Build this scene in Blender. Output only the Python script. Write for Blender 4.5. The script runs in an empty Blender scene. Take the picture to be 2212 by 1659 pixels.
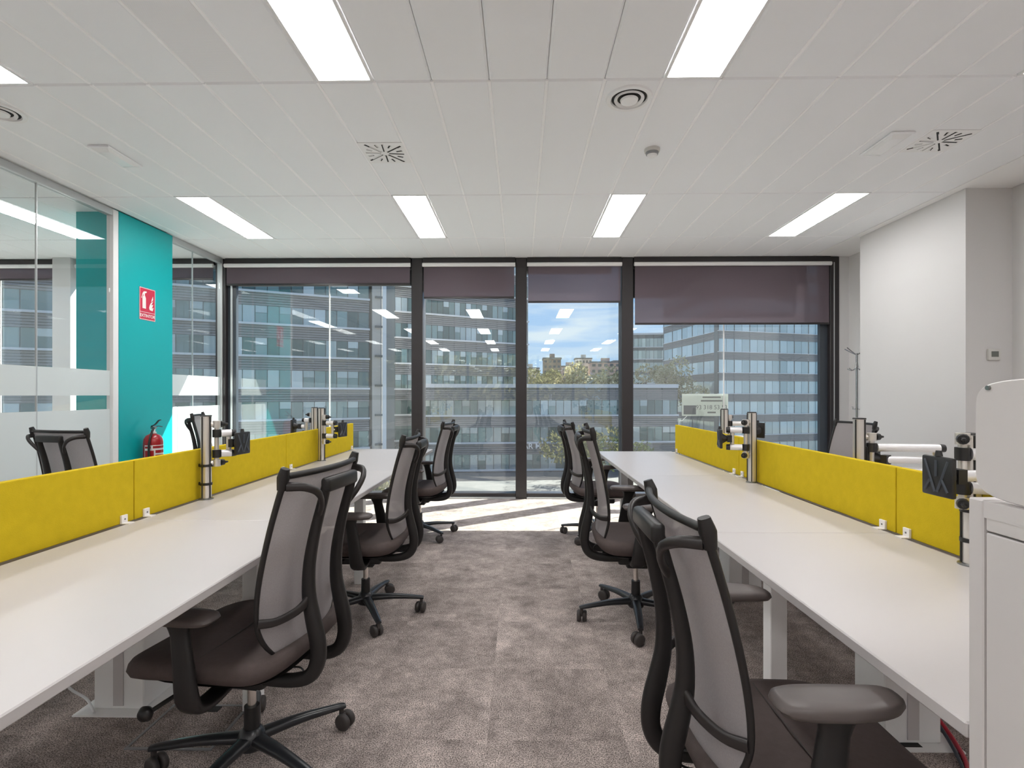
import bpy, bmesh, math, random
from mathutils import Vector, Matrix

PI = math.pi
R = math.radians
random.seed(7)
SC = bpy.context.scene
C = SC.collection

# ------------------------------------------------------------------ camera
CAM_Z = 1.25
FPX = 1140.0
cam_d = bpy.data.cameras.new('camera')
cam_d.sensor_fit = 'HORIZONTAL'
cam_d.sensor_width = 36.0
cam_d.lens = FPX * 36.0 / 2212.0
cam_d.shift_y = 23.5 / 2212.0
cam_d.clip_start = 0.05
cam_d.clip_end = 2000
cam = bpy.data.objects.new('camera', cam_d)
C.objects.link(cam)
cam.location = (0, 0, CAM_Z)
cam.rotation_euler = (PI / 2, 0, math.atan(18.0 / FPX))
SC.camera = cam

# ------------------------------------------------------------------ world, sun, exposure
SC.view_settings.view_transform = 'Standard'
SC.view_settings.look = 'None'
SC.view_settings.gamma = 1.0
SC.view_settings.use_curve_mapping = False
SC.view_settings.exposure = 0.22
SC.cycles.diffuse_bounces = 8
SC.cycles.max_bounces = 16
SC.cycles.transparent_max_bounces = 24
LIGHT_L = 14.5          # ceiling luminaires
SKY_S = 1.0
SUN_E = 20.0
SUN_EL = 39.0

w = bpy.data.worlds.new('sky')
SC.world = w
w.use_nodes = True
nt = w.node_tree
nt.nodes.clear()
def N(t, kind, **kw):
    n = t.nodes.new(kind)
    for k, v in kw.items():
        setattr(n, k, v)
    return n
o_ = N(nt, 'ShaderNodeOutputWorld')
bg = N(nt, 'ShaderNodeBackground')
bg.inputs['Strength'].default_value = SKY_S
tc = N(nt, 'ShaderNodeTexCoord')
sep = N(nt, 'ShaderNodeSeparateXYZ')
nt.links.new(tc.outputs['Generated'], sep.inputs[0])
rmp = N(nt, 'ShaderNodeValToRGB')
e = rmp.color_ramp.elements
e[0].position = 0.0; e[0].color = (0.50, 0.66, 0.88, 1)
e[1].position = 1.0; e[1].color = (0.13, 0.30, 0.70, 1)
m = e.new(0.10); m.color = (0.40, 0.61, 0.93, 1)
m = e.new(0.35); m.color = (0.20, 0.42, 0.84, 1)
nt.links.new(sep.outputs['Z'], rmp.inputs[0])
mp = N(nt, 'ShaderNodeMapping')
mp.inputs['Scale'].default_value = (2.2, 2.2, 17.0)
mp.inputs['Rotation'].default_value = (0.05, 0.10, 0.3)
nt.links.new(tc.outputs['Generated'], mp.inputs[0])
nz = N(nt, 'ShaderNodeTexNoise')
nz.inputs['Scale'].default_value = 2.0
nz.inputs['Detail'].default_value = 6.0
nz.inputs['Distortion'].default_value = 0.5
nt.links.new(mp.outputs[0], nz.inputs['Vector'])
cr = N(nt, 'ShaderNodeValToRGB')
cr.color_ramp.elements[0].position = 0.47; cr.color_ramp.elements[0].color = (0, 0, 0, 1)
cr.color_ramp.elements[1].position = 0.70; cr.color_ramp.elements[1].color = (0.8, 0.8, 0.8, 1)
nt.links.new(nz.outputs[0], cr.inputs[0])
mx = N(nt, 'ShaderNodeMix', data_type='RGBA')
mx.inputs[7].default_value = (0.86, 0.90, 0.96, 1)
nt.links.new(cr.outputs[0], mx.inputs[0])
nt.links.new(rmp.outputs[0], mx.inputs[6])
nt.links.new(mx.outputs[2], bg.inputs['Color'])
nt.links.new(bg.outputs[0], o_.inputs[0])

sun_d = bpy.data.lights.new('sun', 'SUN')
sun_d.energy = SUN_E
sun_d.angle = R(0.53)
sun_d.color = (1.0, 0.95, 0.87)
sun = bpy.data.objects.new('sun', sun_d)
C.objects.link(sun)
SUN_H = Vector((-0.817, -0.577, 0)).normalized()
sv = SUN_H * math.cos(R(SUN_EL)) + Vector((0, 0, -math.sin(R(SUN_EL))))
sun.rotation_euler = sv.to_track_quat('-Z', 'Y').to_euler()
sun.location = (30, 30, 40)

# ------------------------------------------------------------------ materials
M = {}
def new_mat(name):
    m = bpy.data.materials.new(name)
    m.use_nodes = True
    M[name] = m
    return m
def mat(name, col, rough=0.5, metal=0.0, var=0.0, vscale=8.0, bump=0.0, bscale=200.0, spec=0.5, emit=None, estr=0.0, coat=0.0):
    m = new_mat(name)
    t = m.node_tree
    b = t.nodes['Principled BSDF']
    b.inputs['Base Color'].default_value = (*col, 1)
    b.inputs['Roughness'].default_value = rough
    b.inputs['Metallic'].default_value = metal
    b.inputs['Specular IOR Level'].default_value = spec
    b.inputs['Coat Weight'].default_value = coat
    if emit:
        b.inputs['Emission Color'].default_value = (*emit, 1)
        b.inputs['Emission Strength'].default_value = estr
    if var or bump:
        co = N(t, 'ShaderNodeTexCoord')
    if var:
        n = N(t, 'ShaderNodeTexNoise')
        n.inputs['Scale'].default_value = vscale
        n.inputs['Detail'].default_value = 4
        t.links.new(co.outputs['Object'], n.inputs['Vector'])
        x = N(t, 'ShaderNodeMix', data_type='RGBA')
        x.inputs[6].default_value = (*[c * (1 - var) for c in col], 1)
        x.inputs[7].default_value = (*[min(1, c * (1 + var)) for c in col], 1)
        t.links.new(n.outputs[0], x.inputs[0])
        t.links.new(x.outputs[2], b.inputs['Base Color'])
    if bump:
        n2 = N(t, 'ShaderNodeTexNoise')
        n2.inputs['Scale'].default_value = bscale
        t.links.new(co.outputs['Object'], n2.inputs['Vector'])
        bp = N(t, 'ShaderNodeBump')
        bp.inputs['Strength'].default_value = bump
        bp.inputs['Distance'].default_value = 0.002
        t.links.new(n2.outputs[0], bp.inputs['Height'])
        t.links.new(bp.outputs[0], b.inputs['Normal'])
    return m

def carpet_mat():
    m = new_mat('carpet'); t = m.node_tree; b = t.nodes['Principled BSDF']
    b.inputs['Roughness'].default_value = 0.95
    b.inputs['Specular IOR Level'].default_value = 0.1
    g = N(t, 'ShaderNodeNewGeometry')
    oi = N(t, 'ShaderNodeObjectInfo')
    n1 = N(t, 'ShaderNodeTexNoise'); n1.inputs['Scale'].default_value = 230; n1.inputs['Detail'].default_value = 3
    n2 = N(t, 'ShaderNodeTexNoise'); n2.inputs['Scale'].default_value = 5.5; n2.inputs['Detail'].default_value = 5; n2.inputs['Roughness'].default_value = 0.65
    # every tile carries its own piece of the blotchy pattern
    mulv = N(t, 'ShaderNodeVectorMath', operation='SCALE'); mulv.inputs['Scale'].default_value = 40.0
    cb = N(t, 'ShaderNodeCombineXYZ')
    t.links.new(oi.outputs['Random'], cb.inputs[0]); t.links.new(oi.outputs['Random'], cb.inputs[2])
    t.links.new(cb.outputs[0], mulv.inputs[0])
    ad = N(t, 'ShaderNodeVectorMath', operation='ADD')
    t.links.new(g.outputs['Position'], ad.inputs[0]); t.links.new(mulv.outputs[0], ad.inputs[1])
    t.links.new(g.outputs['Position'], n1.inputs['Vector'])
    t.links.new(ad.outputs[0], n2.inputs['Vector'])
    r1 = N(t, 'ShaderNodeMapRange'); r1.inputs[1].default_value = 0.36; r1.inputs[2].default_value = 0.64; r1.inputs[3].default_value = 0.28; r1.inputs[4].default_value = 1.72
    r2 = N(t, 'ShaderNodeMapRange'); r2.inputs[1].default_value = 0.3; r2.inputs[2].default_value = 0.7; r2.inputs[3].default_value = 0.66; r2.inputs[4].default_value = 1.36
    r3 = N(t, 'ShaderNodeMapRange'); r3.inputs[3].default_value = 0.90; r3.inputs[4].default_value = 1.10
    t.links.new(n1.outputs[0], r1.inputs[0]); t.links.new(n2.outputs[0], r2.inputs[0]); t.links.new(oi.outputs['Random'], r3.inputs[0])
    a = N(t, 'ShaderNodeMath', operation='MULTIPLY'); c = N(t, 'ShaderNodeMath', operation='MULTIPLY')
    n3 = N(t, 'ShaderNodeTexNoise'); n3.inputs['Scale'].default_value = 26; n3.inputs['Detail'].default_value = 4; n3.inputs['Roughness'].default_value = 0.7
    t.links.new(ad.outputs[0], n3.inputs['Vector'])
    r4 = N(t, 'ShaderNodeMapRange'); r4.inputs[1].default_value = 0.3; r4.inputs[2].default_value = 0.7; r4.inputs[3].default_value = 0.78; r4.inputs[4].default_value = 1.22
    t.links.new(n3.outputs[0], r4.inputs[0])
    a0 = N(t, 'ShaderNodeMath', operation='MULTIPLY'); t.links.new(r1.outputs[0], a0.inputs[0]); t.links.new(r4.outputs[0], a0.inputs[1])
    t.links.new(a0.outputs[0], a.inputs[0]); t.links.new(r2.outputs[0], a.inputs[1])
    t.links.new(a.outputs[0], c.inputs[0]); t.links.new(r3.outputs[0], c.inputs[1])
    sc = N(t, 'ShaderNodeVectorMath', operation='SCALE'); sc.inputs[0].default_value = (0.335, 0.285, 0.265)
    t.links.new(c.outputs[0], sc.inputs['Scale'])
    t.links.new(sc.outputs[0], b.inputs['Base Color'])
    bp = N(t, 'ShaderNodeBump'); bp.inputs['Strength'].default_value = 0.5; bp.inputs['Distance'].default_value = 0.003
    t.links.new(n1.outputs[0], bp.inputs['Height']); t.links.new(bp.outputs[0], b.inputs['Normal'])
carpet_mat()

def thin_glass(name, tint=(0.93, 0.96, 0.96), r0=0.035, film=0.0, edge=0.8):
    m = new_mat(name); t = m.node_tree; t.nodes.clear()
    out = N(t, 'ShaderNodeOutputMaterial')
    lw = N(t, 'ShaderNodeLayerWeight'); lw.inputs['Blend'].default_value = 0.5
    p = N(t, 'ShaderNodeMath', operation='POWER'); p.inputs[1].default_value = 5.0
    t.links.new(lw.outputs['Facing'], p.inputs[0])
    mr = N(t, 'ShaderNodeMapRange'); mr.inputs[3].default_value = r0; mr.inputs[4].default_value = edge
    t.links.new(p.outputs[0], mr.inputs[0])
    tr = N(t, 'ShaderNodeBsdfTransparent'); tr.inputs[0].default_value = (*tint, 1)
    gl = N(t, 'ShaderNodeBsdfGlossy'); gl.inputs['Roughness'].default_value = 0.0; gl.inputs['Color'].default_value = (1, 1, 1, 1)
    mxs = N(t, 'ShaderNodeMixShader')
    t.links.new(mr.outputs[0], mxs.inputs[0]); t.links.new(tr.outputs[0], mxs.inputs[1]); t.links.new(gl.outputs[0], mxs.inputs[2])
    if film:
        # pale diffuse veil mixed in to imitate haze in the glass
        df = N(t, 'ShaderNodeBsdfDiffuse'); df.inputs[0].default_value = (0.8, 0.82, 0.85, 1)
        tl = N(t, 'ShaderNodeBsdfTranslucent'); tl.inputs[0].default_value = (0.8, 0.82, 0.85, 1)
        a_ = N(t, 'ShaderNodeMixShader'); t.links.new(df.outputs[0], a_.inputs[1]); t.links.new(tl.outputs[0], a_.inputs[2])
        b_ = N(t, 'ShaderNodeMixShader'); b_.inputs[0].default_value = film
        t.links.new(mxs.outputs[0], b_.inputs[1]); t.links.new(a_.outputs[0], b_.inputs[2]); mxs = b_
    t.links.new(mxs.outputs[0], out.inputs[0])
thin_glass('window_glass', (0.92, 0.968, 0.955), 0.085, 0.022)
thin_glass('partition_glass', (0.95, 0.965, 0.965), 0.035)

def sheer(name, col, transp, transl=0.3, weave=0.0, wscale=300):
    """woven cloth or film: part open, part diffuse, part translucent"""
    m = new_mat(name); t = m.node_tree; t.nodes.clear()
    out = N(t, 'ShaderNodeOutputMaterial')
    tr = N(t, 'ShaderNodeBsdfTransparent')
    df = N(t, 'ShaderNodeBsdfDiffuse'); df.inputs[0].default_value = (*col, 1)
    tl = N(t, 'ShaderNodeBsdfTranslucent'); tl.inputs[0].default_value = (*col, 1)
    m1 = N(t, 'ShaderNodeMixShader'); m1.inputs[0].default_value = transl
    t.links.new(df.outputs[0], m1.inputs[1]); t.links.new(tl.outputs[0], m1.inputs[2])
    m2 = N(t, 'ShaderNodeMixShader'); m2.inputs[0].default_value = 1 - transp
    t.links.new(tr.outputs[0], m2.inputs[1]); t.links.new(m1.outputs[0], m2.inputs[2])
    if weave:
        co = N(t, 'ShaderNodeTexCoord'); n = N(t, 'ShaderNodeTexNoise'); n.inputs['Scale'].default_value = wscale
        t.links.new(co.outputs['Object'], n.inputs['Vector'])
        mr = N(t, 'ShaderNodeMapRange'); mr.inputs[3].default_value = 1 - transp - weave; mr.inputs[4].default_value = 1 - transp + weave
        t.links.new(n.outputs[0], mr.inputs[0]); t.links.new(mr.outputs[0], m2.inputs[0])
    t.links.new(m2.outputs[0], out.inputs[0])
sheer('blind_cloth', (0.195, 0.158, 0.182), 0.24, 0.15)
sheer('frost_film', (0.84, 0.88, 0.89), 0.12, 0.40)
sheer('back_mesh', (0.46, 0.43, 0.435), 0.20, 0.32, 0.10, 260)

mat('bevel_light', (0.97, 0.97, 0.98), 0.5)  # near-white stands in for lit bevels of the ceiling planks
mat('ceiling_metal', (0.885, 0.90, 0.92), 0.55, var=0.012, vscale=3)
mat('plaster', (0.90, 0.895, 0.89), 0.7, var=0.01, vscale=2)
mat('wall_bright', (0.88, 0.88, 0.88), 0.65, var=0.01, vscale=1.5)  # unseen walls, coloured lighter than wall_white to bounce light onto the ceiling
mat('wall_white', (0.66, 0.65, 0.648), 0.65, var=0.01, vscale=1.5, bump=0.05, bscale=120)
mat('teal_paint', (0.0, 0.42, 0.44), 0.38, var=0.02, vscale=2)
mat('white_metal', (0.86, 0.86, 0.86), 0.4)
mat('rail_metal', (0.55, 0.57, 0.58), 0.38, metal=0.5)
mat('light_frame', (0.80, 0.80, 0.80), 0.4)
mat('light_diffuser', (0.9, 0.9, 0.9), 0.5, emit=(1.0, 0.985, 0.975), estr=LIGHT_L)
mat('frame_dark', (0.026, 0.022, 0.024), 0.35, spec=0.5)
mat('frame_blue', (0.05, 0.06, 0.075), 0.3)
mat('desk_white', (0.565, 0.540, 0.538), 0.34, var=0.008, vscale=3)
mat('desk_edge', (0.74, 0.71, 0.69), 0.4)
mat('yellow_felt', (0.62, 0.455, 0.016), 0.9, spec=0.15, var=0.10, vscale=28, bump=0.35, bscale=380)
mat('alu', (0.74, 0.70, 0.66), 0.32, metal=0.75)
mat('alu_white', (0.80, 0.79, 0.80), 0.3, metal=0.25)
mat('black_plastic', (0.014, 0.013, 0.013), 0.42)
mat('chair_black', (0.011, 0.0095, 0.0095), 0.45)
mat('chair_frame', (0.020, 0.0165, 0.016), 0.40)
mat('chair_arm', (0.10, 0.083, 0.078), 0.42)
mat('seat_fabric', (0.095, 0.074, 0.070), 0.8, spec=0.25, var=0.15, vscale=60, bump=0.3, bscale=500)
mat('seam_thread', (0.06, 0.05, 0.047), 0.8)
mat('chrome', (0.75, 0.72, 0.68), 0.18, metal=1.0)
mat('caster_grey', (0.045, 0.038, 0.036), 0.55)
mat('base_black', (0.018, 0.019, 0.022), 0.28)
mat('cabinet_white', (0.70, 0.675, 0.665), 0.42)
mat('lens_opal', (0.86, 0.87, 0.88), 0.25)
mat('gap_dark', (0.03, 0.03, 0.03), 0.9)
mat('screw_metal', (0.25, 0.26, 0.26), 0.3, metal=0.9)
mat('red_paint', (0.42, 0.012, 0.018), 0.3, coat=0.4)
mat('sign_red', (0.62, 0.03, 0.075), 0.5)
mat('sign_white', (0.85, 0.82, 0.80), 0.5)
mat('sign_grey', (0.20, 0.20, 0.22), 0.6)
mat('cable_red', (0.42, 0.01, 0.03), 0.45)
mat('cable_white', (0.75, 0.75, 0.76), 0.5)
mat('cable_dark', (0.03, 0.035, 0.05), 0.5)
mat('thermo_body', (0.62, 0.61, 0.58), 0.4)
mat('thermo_screen', (0.16, 0.17, 0.15), 0.25)
mat('chrome_rack', (0.45, 0.45, 0.46), 0.22, metal=1.0)
mat('outlet_trim', (0.30, 0.30, 0.31), 0.4, metal=0.4)
# outside
mat('ext_ledge', (0.60, 0.60, 0.62), 0.6, var=0.05, vscale=0.4)
mat('ext_louvre', (0.21, 0.205, 0.21), 0.5)
mat('ext_core', (0.12, 0.14, 0.145), 0.5)
mat('ext_mullion', (0.05, 0.06, 0.065), 0.4)
mat('ext_beige', (0.48, 0.43, 0.38), 0.7, var=0.05, vscale=0.5)
mat('ext_white', (0.72, 0.72, 0.72), 0.6)
mat('ext_paving', (0.13, 0.13, 0.13), 0.85, var=0.25, vscale=0.25)
mat('ext_roof', (0.16, 0.16, 0.165), 0.9, var=0.1, vscale=0.4)
mat('ext_lawn', (0.09, 0.12, 0.04), 0.9, var=0.3, vscale=0.3)
mat('hill', (0.18, 0.17, 0.13), 0.95, var=0.3, vscale=0.05)
mat('city_brown', (0.30, 0.21, 0.15), 0.8)
mat('city_cream', (0.60, 0.52, 0.44), 0.8)
mat('city_pink', (0.52, 0.36, 0.30), 0.8)
mat('city_grey', (0.40, 0.40, 0.42), 0.8)
mat('city_window', (0.07, 0.08, 0.09), 0.3)
mat('bark', (0.10, 0.075, 0.05), 0.9)

def leaf_mat(name, a, b_):
    m = new_mat(name); t = m.node_tree; t.nodes.clear()
    out = N(t, 'ShaderNodeOutputMaterial')
    g = N(t, 'ShaderNodeNewGeometry')
    n = N(t, 'ShaderNodeTexNoise'); n.inputs['Scale'].default_value = 1.4; n.inputs['Detail'].default_value = 3
    t.links.new(g.outputs['Position'], n.inputs['Vector'])
    mr = N(t, 'ShaderNodeMapRange'); mr.inputs[1].default_value = 0.35; mr.inputs[2].default_value = 0.65
    t.links.new(n.outputs[0], mr.inputs[0])
    x = N(t, 'ShaderNodeMix', data_type='RGBA'); x.inputs[6].default_value = (*a, 1); x.inputs[7].default_value = (*b_, 1)
    t.links.new(mr.outputs[0], x.inputs[0])
    d = N(t, 'ShaderNodeBsdfDiffuse'); l = N(t, 'ShaderNodeBsdfTranslucent')
    t.links.new(x.outputs[2], d.inputs[0]); t.links.new(x.outputs[2], l.inputs[0])
    s = N(t, 'ShaderNodeMixShader'); s.inputs[0].default_value = 0.35
    t.links.new(d.outputs[0], s.inputs[1]); t.links.new(l.outputs[0], s.inputs[2]); t.links.new(s.outputs[0], out.inputs[0])
leaf_mat('leaf_gold', (0.34, 0.28, 0.11), (0.74, 0.66, 0.42))
leaf_mat('leaf_green', (0.05, 0.08, 0.02), (0.14, 0.17, 0.06))
leaf_mat('leaf_olive', (0.10, 0.10, 0.04), (0.26, 0.24, 0.11))

def pane_mat(name, dark, light):
    m = new_mat(name); t = m.node_tree; b = t.nodes['Principled BSDF']
    oi = N(t, 'ShaderNodeObjectInfo')
    x = N(t, 'ShaderNodeMix', data_type='RGBA'); x.inputs[6].default_value = (*dark, 1); x.inputs[7].default_value = (*light, 1)
    t.links.new(oi.outputs['Random'], x.inputs[0]); t.links.new(x.outputs[2], b.inputs['Base Color'])
    b.inputs['Roughness'].default_value = 0.08; b.inputs['Metallic'].default_value = 0.35
pane_mat('ext_pane', (0.045, 0.09, 0.085), (0.26, 0.36, 0.34))
pane_mat('ext_blind_pane', (0.34, 0.40, 0.39), (0.56, 0.60, 0.59))
pane_mat('tower_pane', (0.34, 0.43, 0.43), (0.60, 0.68, 0.68))

def perf_mat():
    m = mat('perforated_metal', (0.83, 0.83, 0.84), 0.55); t = m.node_tree; b = t.nodes['Principled BSDF']
    co = N(t, 'ShaderNodeTexCoord')
    v = N(t, 'ShaderNodeTexVoronoi'); v.inputs['Scale'].default_value = 130.0; v.inputs['Randomness'].default_value = 0.0
    t.links.new(co.outputs['Object'], v.inputs['Vector'])
    mr = N(t, 'ShaderNodeMapRange'); mr.inputs[1].default_value = 0.22; mr.inputs[2].default_value = 0.30
    t.links.new(v.outputs['Distance'], mr.inputs[0])
    x = N(t, 'ShaderNodeMix', data_type='RGBA'); x.inputs[6].default_value = (0.74, 0.74, 0.76, 1); x.inputs[7].default_value = (0.86, 0.86, 0.87, 1)
    t.links.new(mr.outputs[0], x.inputs[0]); t.links.new(x.outputs[2], b.inputs['Base Color'])
perf_mat()

# ------------------------------------------------------------------ mesh helpers
def V(*a): return Vector(a)
def box(bm, x0, x1, y0, y1, z0, z1, bev=0.0, seg=1):
    r = bmesh.ops.create_cube(bm, size=1.0, matrix=Matrix.Translation(((x0 + x1) / 2, (y0 + y1) / 2, (z0 + z1) / 2)) @ Matrix.Diagonal((abs(x1 - x0), abs(y1 - y0), abs(z1 - z0), 1)))
    if bev:
        es = list({e for v in r['verts'] for e in v.link_edges})
        bmesh.ops.bevel(bm, geom=es, offset=bev, segments=seg, affect='EDGES', profile=0.5)
def cyl(bm, p0, p1, r0, r1=None, n=16, cap=True):
    p0, p1 = Vector(p0), Vector(p1)
    if r1 is None: r1 = r0
    d = (p1 - p0)
    rot = d.to_track_quat('Z', 'Y').to_matrix().to_4x4()
    bmesh.ops.create_cone(bm, cap_ends=cap, segments=n, radius1=r0, radius2=r1, depth=d.length, matrix=Matrix.Translation((p0 + p1) / 2) @ rot)
def loft(bm, rings, cap0=True, cap1=True, closed=True):
    vs = [[bm.verts.new(p) for p in ring] for ring in rings]
    n = len(vs[0])
    for a, b in zip(vs, vs[1:]):
        for i in range(n if closed else n - 1):
            j = (i + 1) % n
            bm.faces.new((a[i], a[j], b[j], b[i]))
    if cap0 and closed: bm.faces.new(list(reversed(vs[0])))
    if cap1 and closed: bm.faces.new(vs[-1])
def smooth_path(pts, per=6):
    """Catmull-Rom through pts"""
    P = [Vector(p) for p in pts]
    out = []
    for i in range(len(P) - 1):
        a = P[i - 1] if i else P[0] * 2 - P[1]
        b, c = P[i], P[i + 1]
        d = P[i + 2] if i + 2 < len(P) else P[-1] * 2 - P[-2]
        for k in range(per):
            u = k / per
            out.append(0.5 * ((2 * b) + (c - a) * u + (2 * a - 5 * b + 4 * c - d) * u * u + (3 * b - a - 3 * c + d) * u ** 3))
    out.append(P[-1])
    return out
def sweep(bm, pts, ra, rb=None, side=(0, 1, 0), n=10, per=5, sq=2.0):
    """tube along pts: half-size ra along `side`, rb across; each a number or a (start, end) pair or list per point"""
    path = smooth_path(pts, per) if per > 1 else [Vector(p) for p in pts]
    L = len(path)
    def val(r, u):
        if isinstance(r, (int, float)): return r
        f = u * (len(r) - 1); i = min(int(f), len(r) - 2)
        return r[i] + (r[i + 1] - r[i]) * (f - i)
    if rb is None: rb = ra
    rings = []
    for i, p in enumerate(path):
        t = (path[min(i + 1, L - 1)] - path[max(i - 1, 0)]).normalized()
        s = Vector(side); s = (s - t * s.dot(t))
        s = s.normalized() if s.length > 1e-4 else t.orthogonal().normalized()
        b = t.cross(s)
        u = i / (L - 1)
        A, B = val(ra, u), val(rb, u)
        ring = []
        for k in range(n):
            a = 2 * PI * k / n
            c_, s_ = math.cos(a), math.sin(a)
            c_ = math.copysign(abs(c_) ** (2 / sq), c_); s_ = math.copysign(abs(s_) ** (2 / sq), s_)
            ring.append(p + s * (A * c_) + b * (B * s_))
        rings.append(ring)
    loft(bm, rings)
def lathe(bm, prof, n=24, axis_m=None):
    rings = []
    for r, z in prof:
        rings.append([Vector((r * math.cos(2 * PI * k / n), r * math.sin(2 * PI * k / n), z)) for k in range(n)])
    if axis_m is not None:
        rings = [[axis_m @ p for p in ring] for ring in rings]
    loft(bm, rings)
def superell(a, b, z, n=32, ex=4.0, cx=0, cy=0):
    out = []
    for k in range(n):
        t = 2 * PI * k / n
        c_, s_ = math.cos(t), math.sin(t)
        out.append(Vector((cx + a * math.copysign(abs(c_) ** (2 / ex), c_), cy + b * math.copysign(abs(s_) ** (2 / ex), s_), z)))
    return out
def mesh_of(name, bm, mt, smooth=None):
    bmesh.ops.recalc_face_normals(bm, faces=bm.faces)
    me = bpy.data.meshes.new(name)
    bm.to_mesh(me); bm.free()
    me.materials.append(M[mt] if isinstance(mt, str) else mt)
    if smooth is not None:
        for p in me.polygons: p.use_smooth = True
        me.set_sharp_from_angle(angle=R(smooth))
    return me
def link(name, me, parent=None, loc=(0, 0, 0), rz=0.0):
    o = bpy.data.objects.new(name, me)
    C.objects.link(o)
    o.location = loc
    o.rotation_euler = (0, 0, rz)
    if parent: o.parent = parent
    return o
def part(name, fn, mt, parent=None, smooth=None, loc=(0, 0, 0), rz=0.0):
    bm = bmesh.new(); fn(bm)
    return link(name, mesh_of(name, bm, mt, smooth), parent, loc, rz)
def tag(o, label=None, cat=None, group=None, kind=None):
    if label: o['label'] = label
    if cat: o['category'] = cat
    if group: o['group'] = group
    if kind: o['kind'] = kind
    return o
def thing(name, label, cat, loc=(0, 0, 0), rz=0.0, group=None, kind=None):
    o = bpy.data.objects.new(name, None)
    o.empty_display_size = 0.1
    C.objects.link(o)
    o.location = loc; o.rotation_euler = (0, 0, rz)
    return tag(o, label, cat, group, kind)
def copy_tree(o, parent=None):
    c = o.copy(); C.objects.link(c); c.parent = parent
    for k in ('label', 'category', 'group'):
        pass
    for ch in KIDS.get(o.name, [x for x in bpy.data.objects if x.parent == o]):
        copy_tree(ch, c)
    return c
KIDS = {}
def text_mesh(name, s, size, mt, parent, mtx, extrude=0.001, align='CENTER', bold=0.0):
    cu = bpy.data.curves.new(name, 'FONT')
    cu.body = s; cu.size = size; cu.extrude = extrude; cu.align_x = align; cu.align_y = 'CENTER'; cu.offset = bold
    tmp = bpy.data.objects.new(name + '_tmp', cu)
    C.objects.link(tmp)
    dg = bpy.context.evaluated_depsgraph_get()
    me = bpy.data.meshes.new_from_object(tmp.evaluated_get(dg))
    bpy.data.objects.remove(tmp)
    me.materials.clear(); me.materials.append(M[mt])
    o = link(name, me, parent)
    o.matrix_local = mtx
    return o
def FB(x0, x1, y0, y1, z0, z1, bev=0.0, seg=1):
    return lambda bm: box(bm, x0, x1, y0, y1, z0, z1, bev, seg)

# ------------------------------------------------------------------ the room
WIN_Y = 6.42
CEIL = 2.90
XL, XR = -3.64, 3.92
BACK = -9.0
LX = -8.6            # far wall of the glazed meeting room

def struct(name, fn=None, mt=None, smooth=None, label=None):
    if fn: o = part(name, fn, mt, None, smooth)
    else:
        o = bpy.data.objects.new(name, None); C.objects.link(o)
    o['kind'] = 'structure'
    if label: o['label'] = label
    return o

floor = struct('floor', FB(LX, XR + 0.3, BACK, WIN_Y + 0.15, -0.25, -0.008), 'carpet', label='grey brown mottled carpet tile floor of the office')
bm = bmesh.new(); box(bm, -0.2499, 0.2499, -0.2499, 0.2499, -0.008, 0.0, 0.0006)
tile_me = mesh_of('carpet_tile', bm, 'carpet')
for i in range(15):
    for j in range(13):
        x = XL + 0.27 + 0.5 * i; y = 0.16 + 0.5 * j
        if y > WIN_Y - 0.2 or x > XR - 0.2: continue
        link('carpet_tile', tile_me, floor, (x, y, 0), random.choice((0, PI / 2, PI)))

# ceiling: slab with separate metal tiles below it
ceiling = struct('ceiling', FB(LX, XR + 0.3, BACK, WIN_Y + 0.15, CEIL + 0.024, CEIL + 0.25), 'plaster', label='white metal plank ceiling of the office')
TW = 0.3033
X0 = -2.742 - TW / 2
ROWS = [(1.56, 2.77), (2.77, 4.35), (4.35, 5.545), (5.545, 6.33)]
bx = {}
def tile(w_, l_, mt='ceiling_metal'):
    k = (round(w_, 4), round(l_, 4), mt)
    if k not in bx:
        bm = bmesh.new()
        g = 0.0014
        a, b = w_ / 2 - g, l_ / 2 - g
        c = 0.011
        loft(bm, [[V(-a, -b, 0.022), V(a, -b, 0.022), V(a, b, 0.022), V(-a, b, 0.022)],
                  [V(-a, -b, 0.009), V(a, -b, 0.009), V(a, b, 0.009), V(-a, b, 0.009)],
                  [V(-a + c, -b + c, 0), V(a - c, -b + c, 0), V(a - c, b - c, 0), V(-a + c, b - c, 0)]])
        bx[k] = mesh_of('ceiling_tile', bm, mt)
    return bx[k]
LIGHT_N = {0, 6, 12, 18, -6, -12}
def put_tile(xa, xb, ya, yb, mt='ceiling_metal'):
    link('ceiling_tile', tile(xb - xa, yb - ya, mt), ceiling, ((xa + xb) / 2, (ya + yb) / 2, CEIL))
for r, (ya, yb) in enumerate(ROWS):
    for n in range(-19, 21):
        xa, xb = X0 + n * TW, X0 + (n + 1) * TW
        if r in (0, 2) and n in LIGHT_N: continue
        if xb <= XL - 0.04 or xa >= XL + 0.04:
            if r == 0 and n < -3: continue
            put_tile(xa, xb, ya, yb, 'perforated_metal' if (r == 0 and n == 4) else 'ceiling_metal')
        else:
            if xa < XL - 0.06: put_tile(xa, XL - 0.04, ya, yb)
            if xb > XL + 0.06: put_tile(XL + 0.04, xb, ya, yb)
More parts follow.
